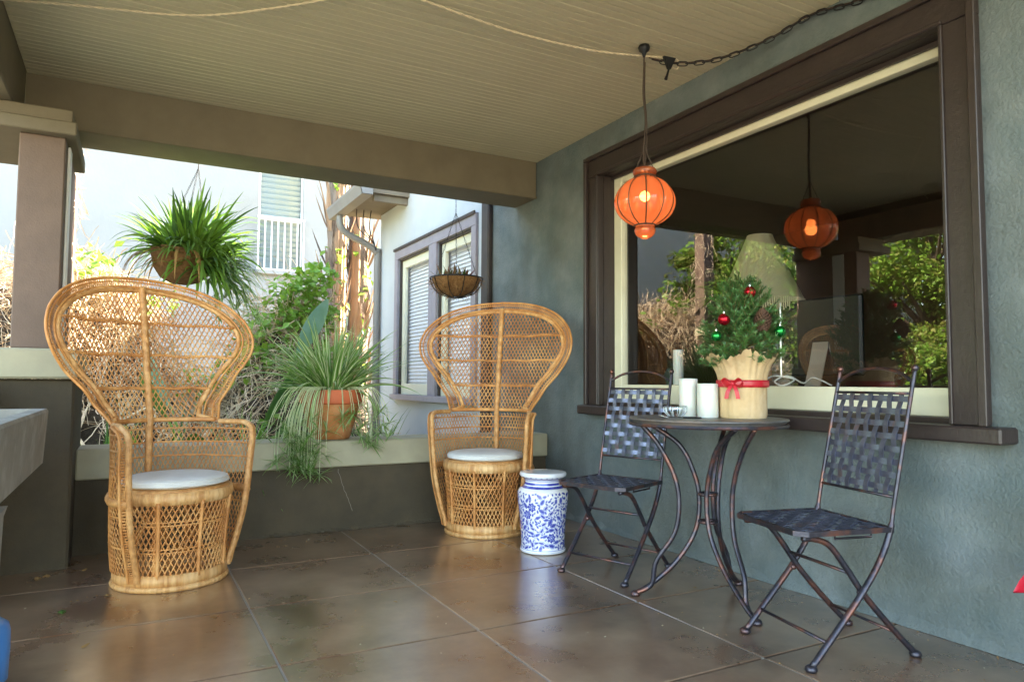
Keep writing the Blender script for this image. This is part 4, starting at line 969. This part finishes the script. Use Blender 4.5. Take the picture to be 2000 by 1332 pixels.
# ------------------------------------------------------------------ hanging lantern, hook, chain, cords
LX, LY = 2.225, 2.735
lm_ = bpy.data.materials.new('amber_glass'); lm_.use_nodes = True; T_ = lm_.node_tree; N_ = T_.nodes; K_ = T_.links; N_.remove(N_['Principled BSDF'])
ta = N_.new('ShaderNodeBsdfTransparent'); ta.inputs[0].default_value = (.95, .38, .17, 1); tl = N_.new('ShaderNodeBsdfTranslucent'); tl.inputs[0].default_value = (.95, .31, .15, 1)
df = N_.new('ShaderNodeBsdfDiffuse'); df.inputs[0].default_value = (.80, .24, .11, 1); gs = N_.new('ShaderNodeBsdfGlossy'); gs.inputs['Roughness'].default_value = .06
m1 = N_.new('ShaderNodeMixShader'); m1.inputs[0].default_value = .38; m2 = N_.new('ShaderNodeMixShader'); m2.inputs[0].default_value = .16; m3 = N_.new('ShaderNodeMixShader'); fr_ = N_.new('ShaderNodeFresnel'); fr_.inputs[0].default_value = 1.5
K_.new(ta.outputs[0], m1.inputs[1]); K_.new(tl.outputs[0], m1.inputs[2]); K_.new(m1.outputs[0], m2.inputs[1]); K_.new(df.outputs[0], m2.inputs[2])
K_.new(fr_.outputs[0], m3.inputs[0]); K_.new(m2.outputs[0], m3.inputs[1]); K_.new(gs.outputs[0], m3.inputs[2]); K_.new(m3.outputs[0], N_['Material Output'].inputs[0])
ln = thing('hanging_lantern', 'lit orange ribbed glass lantern hanging from the porch ceiling', 'lantern', (LX, LY, 0))
LP = [(.030, 2.015), (.052, 2.012), (.060, 2.0), (.056, 1.985), (.046, 1.975), (.05, 1.966), (.085, 1.950), (.118, 1.922), (.140, 1.885), (.148, 1.850), (.144, 1.815), (.125, 1.778), (.095, 1.750), (.062, 1.733), (.046, 1.722), (.050, 1.712), (.052, 1.700), (.045, 1.682), (.03, 1.668), (.012, 1.662), (.001, 1.661)]
lp_ = [(p.x, p.z) for p in spline([(r, 0, z) for r, z in LP], 4)][::-1]
lob = lambda a, z: .935 + .085 * abs(cos(5 * a)) ** .7 if 1.74 < z < 1.97 else .97 + .03 * abs(cos(5 * a))
b = MB(); b.lathe(lp_, 100, mod=lob, cap=False); b.build('glass_globe', lm_, ln, smooth=True)
for i in range(10):
    a = pi / 10 + pi / 5 * i; b = MB(); b.tube([(r * .955 * cos(a), r * .955 * sin(a), z) for r, z in lp_[25:67]], .0036, 5); b.build('wire_rib', M['wire'], ln)
for (r, z) in ((.052, 1.972), (.053, 1.727)):
    b = MB(); b.tube([(r * cos(2 * pi * k / 24), r * sin(2 * pi * k / 24), z) for k in range(24)], .0045, 5, closed=True); b.build('wire_ring', M['cord_d'], ln)
b = MB(); b.lathe([(.012, 1.985), (.016, 1.97), (.016, 1.93), (.012, 1.925)], 16); b.build('bulb_socket', M['cord_d'], ln)
em = bpy.data.materials.new('bulb_glow'); em.use_nodes = True; pr_ = em.node_tree.nodes['Principled BSDF']; pr_.inputs['Emission Color'].default_value = (1, .62, .34, 1); pr_.inputs['Emission Strength'].default_value = 1.4
b = MB(); b.ball((0, 0, 1.875), .026, 12); b.build('bulb', em, ln, smooth=True)
pl = bpy.data.lights.new('lantern_light', 'POINT'); pl.energy = .09; pl.color = (1, .62, .36); pl.shadow_soft_size = .034
po = bpy.data.objects.new('lantern_light', pl); COL.objects.link(po); po.parent = ln; po.location = (0, 0, 1.84)
for i in range(4):
    a = pi / 4 + i * pi / 2; b = MB(); b.tube([(.045 * cos(a), .045 * sin(a), 2.008), (.02 * cos(a), .02 * sin(a), 2.07), (.002, 0, 2.13)], .0026, 5); b.build('suspension_wire', M['cord_d'], ln)
b = MB(); b.tube(spline([(.002, 0, 1.99), (-.004, .004, 2.1), (.006, 0, 2.25), (-.004, .003, 2.4), (.0, 0, 2.56), (0, 0, 2.60)], 6), .0042, 6); b.tube(spline([(.0, .004, 2.02), (.012, .0, 2.12), (.012, -.003, 2.26), (.004, .002, 2.4), (.006, 0, 2.56)], 6), .003, 5); b.build('cord', M['cord_d'], ln, smooth=True)
b = MB(); b.lathe([(.001, 2.644), (.026, 2.644), (.03, 2.634), (.026, 2.618), (.012, 2.606), (.006, 2.585), (.001, 2.58)], 20); b.build('ceiling_hook', M['blackmetal'], ln, smooth=True)
# cord clamp with tail
t = thing('cord_clamp', 'black cord clamp hanging beside the lantern hook', 'clamp', (2.33, 2.665, 2.56)); b = MB()
b.add([(-.035, 0, .02), (.035, -.01, .02), (.008, 0, -.04), (-.008, 0, -.04), (-.035, .014, .02), (.035, .012, .02), (.008, .012, -.04), (-.008, .012, -.04)], [(0, 3, 2, 1), (4, 5, 6, 7), (0, 1, 5, 4), (1, 2, 6, 5), (2, 3, 7, 6), (3, 0, 4, 7)]); b.build('wedge', M['blackmetal'], t)
b = MB(); b.tube([(0, .006, -.04), (-.012, .006, -.075), (-.02, .006, -.095)], [.005, .006, .009], 6); b.build('tail', M['blackmetal'], t)
b = MB(); b.tube(spline([(.03, 0, .025), (.06, 0, .01), (.05, 0, -.03), (.02, 0, -.03)], 5), .003, 5); b.build('wire_loop', M['cord_w'], t)
# chain
ch = thing('chain', 'dark oval link chain swagged from the lantern hook along the wall', 'chain', (2.25, 2.73, 2.59))
lk = MB(); ov = [(.016 * cos(2 * pi * k / 16) + (.011 if cos(2 * pi * k / 16) > 0 else -.011), .0105 * sin(2 * pi * k / 16), 0) for k in range(16)]; lk.tube(ov, .0030, 5, closed=True); lme2 = lk.mesh('chain_link', M['blackmetal'], smooth=True)
cp = spline([(0, 0, -.01), (.13, -.07, -.035), (.28, -.20, -.030), (.38, -.42, -.005), (.44, -.62, .04), (.455, -.85, .0), (.46, -1.15, -.03), (.46, -1.5, .03)], 40)
acc = 0; kk = 0; last = cp[0]
for p, q in zip(cp, cp[1:]):
    acc += (q - p).length
    if acc > .040:
        acc = 0; d = (q - p).normalized(); rot = d.to_track_quat('X', 'Z').to_matrix() @ Matrix.Rotation(kk * pi / 2 + .5, 3, 'X'); o = inst('chain_link', lme2, ch, q); o.rotation_euler = rot.to_euler(); kk += 1
b = MB(); b.tube([p + Vector((0, 0, .006)) for p in cp[::6]], .0032, 5); b.build('cord', M['cord_d'], ch)
def twisted(name, pts, label):
    path = spline(pts, 60); t = thing(name, label, 'cord', path[0]); base = path[0]
    for s in (0, pi):
        b = MB(); q = []
        for i, p in enumerate(path):
            d = (path[min(i + 1, len(path) - 1)] - path[max(i - 1, 0)]).normalized(); u = d.orthogonal().normalized(); v = d.cross(u); a = i * .55 + s; q.append(p - base + (u * cos(a) + v * sin(a)) * .0026)
        b.tube(q, .0032, 5); b.build('strand', M['cord_w'], t, smooth=True)
twisted('twisted_cord', [(-.62, 3.74, 2.612), (-.3, 3.60, 2.60), (.18, 3.42, 2.592), (.5, 3.19, 2.60), (.80, 2.94, 2.625), (.86, 2.88, 2.643)], 'cream twisted cord sagging below the left of the ceiling')
twisted('twisted_cord', [(.93, 2.86, 2.643), (1.05, 2.83, 2.618), (1.53, 2.85, 2.598), (1.95, 2.82, 2.594), (2.24, 2.75, 2.60), (2.36, 2.66, 2.58)], 'cream twisted cord running to the lantern hook')

# ------------------------------------------------------------------ plants
def chainline(b, p, q, r=.0045, L=.03):
    p = Vector(p); q = Vector(q); n = max(2, int((q - p).length / L)); d = (q - p).normalized(); u = d.orthogonal().normalized(); v = d.cross(u)
    for i in range(n):
        c = p.lerp(q, (i + .5) / n); e = (u if i % 2 else v); s = L * .62
        b.tube([c - d * s, c - d * s * .5 + e * r, c + d * s * .5 + e * r, c + d * s, c + d * s * .5 - e * r, c - d * s * .5 - e * r], .0014, 4, closed=True)
# left hanging spider plant
hp = thing('hanging_spider_plant', 'big green spider plant in a coir bowl hanging left above the wicker chair', 'hanging plant', (.27, 5.05, 1.74))
b = MB(); pr = [(.001, -.17), (.06, -.165), (.12, -.135), (.165, -.08), (.19, -.01), (.195, .04), (.17, .04), (.15, .02)]; b.M = Matrix.Rotation(.12, 4, 'Y'); b.lathe(pr, 36, mod=lambda a, z: 1 + .05 * sin(3 * a + 1) + .03 * sin(8 * a)); b.build('coir_bowl', M['coir'], hp, smooth=True)
b = MB()
for a in (.4, 2.5, 4.6): chainline(b, (.18 * cos(a), .18 * sin(a), .04), (.08, -.03, .60))
b.tube([(.08, -.03, .60), (.08, -.03, .64), (.10, -.055, .645), (.085, -.07, .632)], .004, 6); b.build('hanging_chain', M['blackmetal'], hp)
b = MB(); rn = random.Random(8)
for i in range(360):
    a = rn.uniform(0, 2 * pi); r = rn.uniform(0, .15); el = rn.choice((rn.uniform(.7, 1.5), rn.uniform(.2, 1.0))); L = rn.uniform(.24, .52)
    if cos(a) < -.3: L *= .85
    b.leaf((.04 + r * cos(a), r * sin(a), .03), a + rn.gauss(0, .25), el, L, rn.uniform(.009, .017), rn.uniform(.6, 4.2), 9, twist=rn.gauss(0, .4), mi=rn.choice((0, 0, 0, 2, 1, 2)), mid=rn.choice((None, None, 4)))
for i in range(240):     # long drooping mass on the right
    a = rn.gauss(-.4, .8); p = Vector((.08 + .13 * cos(a), .15 * sin(a), rn.uniform(-.12, .02)))
    b.leaf(p, a + rn.gauss(0, .5), rn.uniform(-.4, .9), rn.uniform(.22, .45), rn.uniform(.008, .014), rn.uniform(1.6, 4.5), 8, mi=rn.choice((0, 1, 2, 2)))
for i in range(22):
    a = rn.uniform(0, 2 * pi); b.leaf((.16 * cos(a), .16 * sin(a), .02), a, .2, rn.uniform(.2, .38), .009, rn.uniform(6, 10), 8, mi=3)
b.build('strap_leaves', [M['green'], M['green_d'], M['green_v'], M['leafdry'], M['lime']], hp)
def plantlet(b, c, n, L, rn, mids=(None,), droop=3.0, wd=.006):
    for i in range(n):
        b.leaf(c, rn.uniform(0, 2 * pi), rn.uniform(-.6, 1.0), L * rn.uniform(.6, 1.1), wd * rn.uniform(.7, 1.1), rn.uniform(droop * .5, droop * 1.6), 6, mi=0, mid=rn.choice(mids))
def runner(pts, b2): b2.tube(spline(pts, 6), .0022, 4, caps=False, mi=1)
b = MB(); rn = random.Random(81)
for (x, y, z) in ((.26, -.1, -.25), (.34, -.05, -.32), (.22, -.12, -.38), (.40, -.1, -.28), (.30, -.15, -.42), (.14, -.1, -.30), (.38, -.02, -.42), (.46, -.06, -.36), (.2, -.14, -.3)):
    runner([(.15, -.05, .0), (.2 + x * .2, y, .02), (x, y, z * .5), (x, y, z)], b); plantlet(b, (x, y, z), 20, .18, rn, (None, 1))
b.build('trailing_plantlets', [M['green_v'], M['leafcream']], hp)
# right hanging basket
hb = thing('hanging_basket', 'small coir lined black wire basket of succulents hanging before the side windows', 'hanging basket', (2.19, 4.965, 1.60))
b = MB(); b.lathe([(.001, .0), (.06, .004), (.12, .03), (.165, .07), (.197, .135), (.188, .14), (.15, .09), (.06, .05), (.001, .05)], 40, mod=lambda a, z: 1 + .03 * sin(4 * a) + .018 * sin(13 * a + z * 40)); b.build('coir_liner', M['coir'], hb, smooth=True)
b = MB(); rn = random.Random(3)
for i in range(700):
    a = rn.uniform(0, 6.28); z = rn.uniform(.0, .135); r = interp_lin([(0, .03), (.03, .125), (.07, .168), (.14, .20)], z); p = Vector((r * cos(a), r * sin(a), z)); q = p + Vector((cos(a) * .02 + rn.gauss(0, .012), sin(a) * .02 + rn.gauss(0, .012), rn.gauss(-.012, .014)))
    b.tube([p, p.lerp(q, .6) + Vector((0, 0, .004)), q], .0009, 3, caps=False)
b.build('coir_fuzz', M['coir'], hb, kind='stuff')
b = MB(); b.tube([(.203 * cos(2 * pi * k / 40), .203 * sin(2 * pi * k / 40), .142) for k in range(40)], .0055, 6, closed=True); b.build('wire_rim', M['blackmetal'], hb, smooth=True)
for i in range(10):
    a = 2 * pi * i / 10 + .2; b = MB(); b.tube(spline([(.204 * cos(a), .204 * sin(a), .142), (.180 * cos(a), .180 * sin(a), .075), (.13 * cos(a), .13 * sin(a), .022), (.05 * cos(a), .05 * sin(a), -.004)], 5), .0052, 5, flat=.6); b.build('wire_rib', M['blackmetal'], hb)
b = MB(); b.tube([(.05 * cos(2 * pi * k / 20), .05 * sin(2 * pi * k / 20), -.004) for k in range(20)], .004, 5, closed=True); b.build('wire_base', M['blackmetal'], hb)
b = MB()
for a in (.1, 2.2, 4.3): chainline(b, (.2 * cos(a), .2 * sin(a), .142), (0, .02, .66))
chainline(b, (0, .02, .66), (0, .02, .77)); b.build('hanging_chain', M['blackmetal'], hb)
b = MB(); rn = random.Random(6)
for (x, y) in ((-.06, -.05), (-.01, .0), (.03, -.06), (.06, .03), (-.09, .02)):
    for i in range(16): b.leaf((x, y, .11), rn.uniform(0, 6.28), rn.uniform(.5, 1.3), rn.uniform(.09, .16), .013, .5, 4, mi=rn.choice((0, 1, 1)), fold=.4)
b.build('succulents', [M['green_d'], mat('succulent_red', (.22, .06, .05), .5, c2=(.12, .12, .04), scale=12)], hb)
# terracotta pot of variegated spider plant
tp = thing('potted_spider_plant', 'variegated spider plant in a terracotta pot on the parapet sill', 'potted plant', (1.165, 4.655, .573))
b = MB(); b.lathe([(.115, 0), (.122, .003), (.150, .09), (.172, .17), (.186, .225), (.18, .225), (.165, .22)], 44); b.build('pot', M['terracotta'], tp, smooth=True, ang=50)
b = MB(); b.lathe([(.186, .2255), (.196, .230), (.202, .24), (.208, .31), (.204, .318), (.190, .318), (.184, .30), (.180, .26)], 44); b.build('pot_rim', M['terra_rim'], tp, smooth=True, ang=50)
b = MB(); b.lathe([(.001, .285), (.187, .285)], 24, cap=False); b.build('soil', M['soil'], tp)
b = MB(); rn = random.Random(12)
for i in range(270):
    a = rn.uniform(0, 2 * pi); r = rn.uniform(0, .12); el = rn.choice((rn.uniform(.8, 1.45), rn.uniform(.3, 1.0), rn.uniform(.6, 1.2))); L = rn.uniform(.32, .60)
    b.leaf((r * cos(a), r * sin(a), .285), a + rn.gauss(0, .2), el, L, rn.uniform(.010, .0155), rn.uniform(.6, 2.0), 10, mi=0, mid=1, twist=rn.gauss(0, .35))
for i in range(11):
    a = -pi / 2 + rn.gauss(0, .8); b.leaf((.17 * cos(a), .17 * sin(a), .30), a, rn.uniform(.2, .7), rn.uniform(.25, .48), .009, rn.uniform(6, 10), 10, mi=0, mid=1)
b.build('strap_leaves', [M['green_v'], M['leafcream']], tp)
b = MB(); rn = random.Random(14); spots = []
for i in range(34): spots.append((rn.gauss(-.28, .09), -.19 - rn.random() * .08, rn.uniform(-.14, .17)))
for i in range(12): spots.append((rn.gauss(-.24, .05), -.235 - rn.random() * .03, rn.uniform(-.22, -.05)))
for i in range(10): spots.append((rn.gauss(.24, .06), -.16 - rn.random() * .08, rn.uniform(-.0, .2)))
for i in range(4): spots.append((.20 + rn.gauss(0, .03), -.235, rn.uniform(-.04, .02)))
for i in range(6): spots.append((rn.gauss(.02, .08), -.22, rn.uniform(.02, .16)))
for (x, y, z) in spots:
    runner([(x * .35, -.12, .30), (x * .7, -.20, .33), (x * .95, y, max(z, .0) * .5 + .14), (x, y, z)], b); plantlet(b, (x, y, z), 13, .13, rn, (None, 1, 1), 3.5, .0055)
b.build('trailing_plantlets', [M['green_v'], M['leafcream']], tp)

# ------------------------------------------------------------------ concrete sink, blue jug, poinsettia, fallen leaves
sk_ = thing('concrete_sink', 'grey cast concrete trough sink on a pedestal at the left edge', 'sink', (-.30, 2.9, 0))
b = MB(); X0, X1, Y0, Y1 = -.52, 0, -.85, .653
def ring(x0, x1, y0, y1, z): return [(x0, y0, z), (x1, y0, z), (x1, y1, z), (x0, y1, z)]
rs = [ring(X0 + .04, X1 - .035, Y0 + .05, Y1 - .03, .575), ring(X0, X1 - .012, Y0, Y1 - .006, .60), ring(X0, X1, Y0, Y1, .815), ring(X0 + .006, X1 - .006, Y0 + .006, Y1 - .006, .826), ring(X0 + .05, X1 - .05, Y0 + .06, Y1 - .06, .826), ring(X0 + .07, X1 - .07, Y0 + .08, Y1 - .08, .66)]
b.add([v for r in rs for v in r], [(i * 4 + j, i * 4 + (j + 1) % 4, (i + 1) * 4 + (j + 1) % 4, (i + 1) * 4 + j) for i in range(5) for j in range(4)] + [(3, 2, 1, 0), (20, 21, 22, 23)]); b.build('basin', M['concrete'], sk_)
b = MB(); b.add(ring(X0 + .05, X1 - .022, -.75, -.40, 0) + ring(X0 + .05, X1 - .012, -.77, -.37, .55) + ring(X0 + .04, X1 - .008, -.80, -.33, .5745), [(i * 4 + j, i * 4 + (j + 1) % 4, (i + 1) * 4 + (j + 1) % 4, (i + 1) * 4 + j) for i in range(2) for j in range(4)] + [(3, 2, 1, 0), (8, 9, 10, 11)]); b.build('pedestal', M['concrete'], sk_)
bx('metal_bracket', M['alu'], sk_, -.05, -.018, -.365, -.325, .535, .574, bev=.003)
t = thing('blue_jug', 'blue plastic jug on the floor behind the sink pedestal', 'jug', (-.402, 2.76, .001))
b = MB(); b.lathe([(.08, 0), (.092, .008), (.095, .10), (.094, .155), (.088, .178), (.07, .192), (.03, .20), (.022, .225), (.001, .227)], 32); b.build('body', M['bluepl'], t, smooth=True)
b = MB(); b.tube(spline([(-.02, 0, .21), (-.06, 0, .225), (-.09, 0, .19), (-.088, 0, .14)], 5), .009, 7); b.build('handle', M['bluepl'], t, smooth=True)
pn = thing('poinsettia', 'red poinsettia at the right edge with one bract tip in view', 'plant', (2.52, 1.02, .001))
b = MB(); b.lathe([(.06, 0), (.075, .06), (.085, .13), (.08, .13), (.07, .125), (.001, .12)], 28); b.build('pot', M['terracotta'], pn, smooth=True, ang=50)
b = MB(); rn = random.Random(5)
for i in range(6): b.tube([(0, 0, .12), (.03 * cos(i), .03 * sin(i), .24), (.07 * cos(i), .07 * sin(i), .34)], .004, 5)
b.build('stems', M['green_d'], pn)
for i in range(14):
    a = i * 2.39996; b = MB(); paddle(b, (.03 * cos(a), .03 * sin(a), .30 + .005 * i), a, .03, .13, .035, .25, 2.5); b.build('bract', [M['red'], M['red']], pn, smooth=True)
b = MB(); ta = Vector((2.375, 1.19, .322)) - Vector((2.52, 1.02, 0)); sv = Vector((-.045, .05, .325)); dv = ta - sv; sd = Vector((.55, .45, .7)).normalized(); nrm = dv.cross(sd).normalized(); rows = []
for i in range(9):
    f = i / 8; c = sv + dv * f + Vector((0, 0, .045 * sin(pi * f) )); wv = .047 * sin(pi * (f * .88 + .12)) ** .8 + .0004; rows += [c - sd * wv, c + nrm * .006, c + sd * wv]
b.add(rows, [(i * 3 + c, i * 3 + c + 1, i * 3 + c + 4, i * 3 + c + 3) for i in range(8) for c in (0, 1)]); b.build('bract', M['red'], pn, smooth=True)
rn = random.Random(77)
for i, (x, y, m, s, lab) in enumerate(((-.215, 3.45, 'green_d', .055, 'dark curled leaf on the floor left of the wicker chair'), (-.36, 4.08, 'leafdry', .05, 'dry tan leaf against the pedestal base'), (-.325, 4.11, 'leafdry', .055, 'pale dry leaf beside another at the pedestal base'), (-.06, 3.62, 'leafdry', .04, 'small orange leaf close to the left chair base'),
        (-.11, 2.98, 'leafdry', .035, 'tiny brown leaf near the bottom left of the floor'), (.26, 3.62, 'leafdry', .05, 'olive dry leaf just in front of the left chair base'), (1.03, 2.95, 'leafdry', .022, 'tiny pale leaf scrap on the middle of the floor'), (2.33, 2.52, 'leafdry', .03, 'small tan leaf scrap under the bistro table'), (-.17, 4.15, 'leafdry', .035, 'brown leaf scrap in the corner behind the left chair'))):
    t = thing('fallen_leaf', lab, 'leaf', (x, y, .002), rn.uniform(0, 6)); b = MB(); b.leaf((-.5 * s, 0, .002), 0, .35, s, s * .32, 14, 6, fold=.45, tip=.05); b.build('blade', M[m], t)
gr = MB(); rg = random.Random(55)
for i in range(420):
    x, y = rg.uniform(-.5, 2.68), rg.uniform(1.2, 4.45); q = rg.uniform(.0015, .0042); a = rg.uniform(0, 6.28)
    if rg.random() < .45: x = 2.70 - abs(rg.gauss(0, .10)) if rg.random() < .5 else x; y = 4.47 - abs(rg.gauss(0, .10)) if x < 2.5 else y
    gr.add([(x + q * cos(a + k * 1.57) * (1.5 if k % 2 else .8), y + q * sin(a + k * 1.57), .0012) for k in range(4)] + [(x, y, .0012 + q * .7)], [(0, 1, 4), (1, 2, 4), (2, 3, 4), (3, 0, 4)], rg.choice((0, 0, 1)))
o = gr.build('floor_grit', [M['leafdry'], M['fascia']]); tag(o, 'specks of grit and leaf litter scattered over the porch floor', None, kind='stuff')
cw = MB()   # hairline crack in the parapet plaster
pts = [(1.20 + .10 * (1 - f) ** 1.2 + rn.gauss(0, .004), 4.4988, .12 + .27 * f) for f in [i / 14 for i in range(15)]]
cw.tube([(p[0] - .02, p[1], p[2]) for p in pts], .0013, 3); o = cw.build('plaster_crack', mat('crack_fill', (.30, .27, .22), .9)); tag(o, 'pale hairline crack running down the parapet below the terracotta pot', 'crack')

# ------------------------------------------------------------------ inside the room
t = thing('desk', 'dark wooden desk inside the room behind the window', 'desk', (3.6, 2.7, .001))
bx('desk_top', M['desk'], t, -.45, .45, -.9, 1.0, .88, .93)
for sx in (-.4, .36):
    for sy in (-.85, .9): bx('leg', M['desk'], t, sx, sx + .05, sy, sy + .05, 0, .879)
t = thing('table_lamp', 'fringed cream lampshade table lamp seen through the window', 'lamp', (3.44, 3.11, .9315))
b = MB(); b.lathe([(.25, .53), (.235, .56), (.19, .66), (.14, .78), (.085, .91), (.075, .94)], 64, cap=False, mod=lambda a, z: 1 + .025 * abs(cos(4 * a))); b.build('lamp_shade', M['shade'], t, smooth=True)
b = MB()
for i in range(120):
    a = 2 * pi * i / 120; r = .25 + .006 * abs(cos(4 * a)); b.tube([(r * cos(a), r * sin(a), .53), (r * 1.01 * cos(a + .01), r * 1.01 * sin(a), .45 + .01 * (i % 3))], .004, 4)
b.build('fringe', mat('fringe_thread', (.55, .48, .33), .9), t, kind='stuff')
b = MB(); b.lathe([(.001, 0), (.10, 0), (.105, .015), (.04, .04), (.02, .08), (.045, .16), (.03, .26), (.015, .32), (.012, .60)], 28); b.build('lamp_base', M['desk'], t, smooth=True)
t = thing('monitor', 'black desktop monitor turned away from the window on the desk', 'monitor', (3.42, 2.66, .9315))
bx('shell', M['screen'], t, -.02, .02, -.26, .27, .06, .50, bev=.012); bx('edge_frame', M['alu'], t, -.012, .012, .272, .285, .06, .50)
b = MB(); b.add([(-.10, -.06, 0), (-.10, .04, 0), (-.022, .04, .22), (-.022, -.06, .22), (-.09, -.06, 0), (-.09, .04, 0), (-.0215, .04, .25), (-.0215, -.06, .25)], [(0, 1, 2, 3), (7, 6, 5, 4), (0, 3, 7, 4), (1, 5, 6, 2), (3, 2, 6, 7)]); b.build('stand', M['alu'], t)
t = thing('cable', 'coiled white cable lying on the desk by the monitor', 'cable', (3.27, 2.80, .9315)); b = MB()
b.tube(spline([(.08, .2, .03), (.02, .12, .05), (-.02, .03, .06), (.03, -.05, .04), (-.03, -.02, .005), (0, .06, .03), (.04, 0, .06), (.02, -.12, .02), (.0, -.2, .05), (.02, -.3, .008)], 8), .0048, 6); b.build('lead', M['white_metal'], t, smooth=True)
candle(2.905, 3.265, .030, .21, 'tall white candle standing inside on the window ledge', .9365)
t = thing('window_ledge', 'dark wooden ledge inside the picture window', 'ledge', (2.98, 3.2, .93)); bx('board', M['desk'], t, -.055, .10, -1.6, .58, -.03, .005)
t = thing('interior_door', 'orange painted door on the far wall inside the room', 'door', (6.25, 5.6, 0)); bx('door_leaf', M['room_or'], t, -.03, .0, -.1, .06, .02, 2.1)
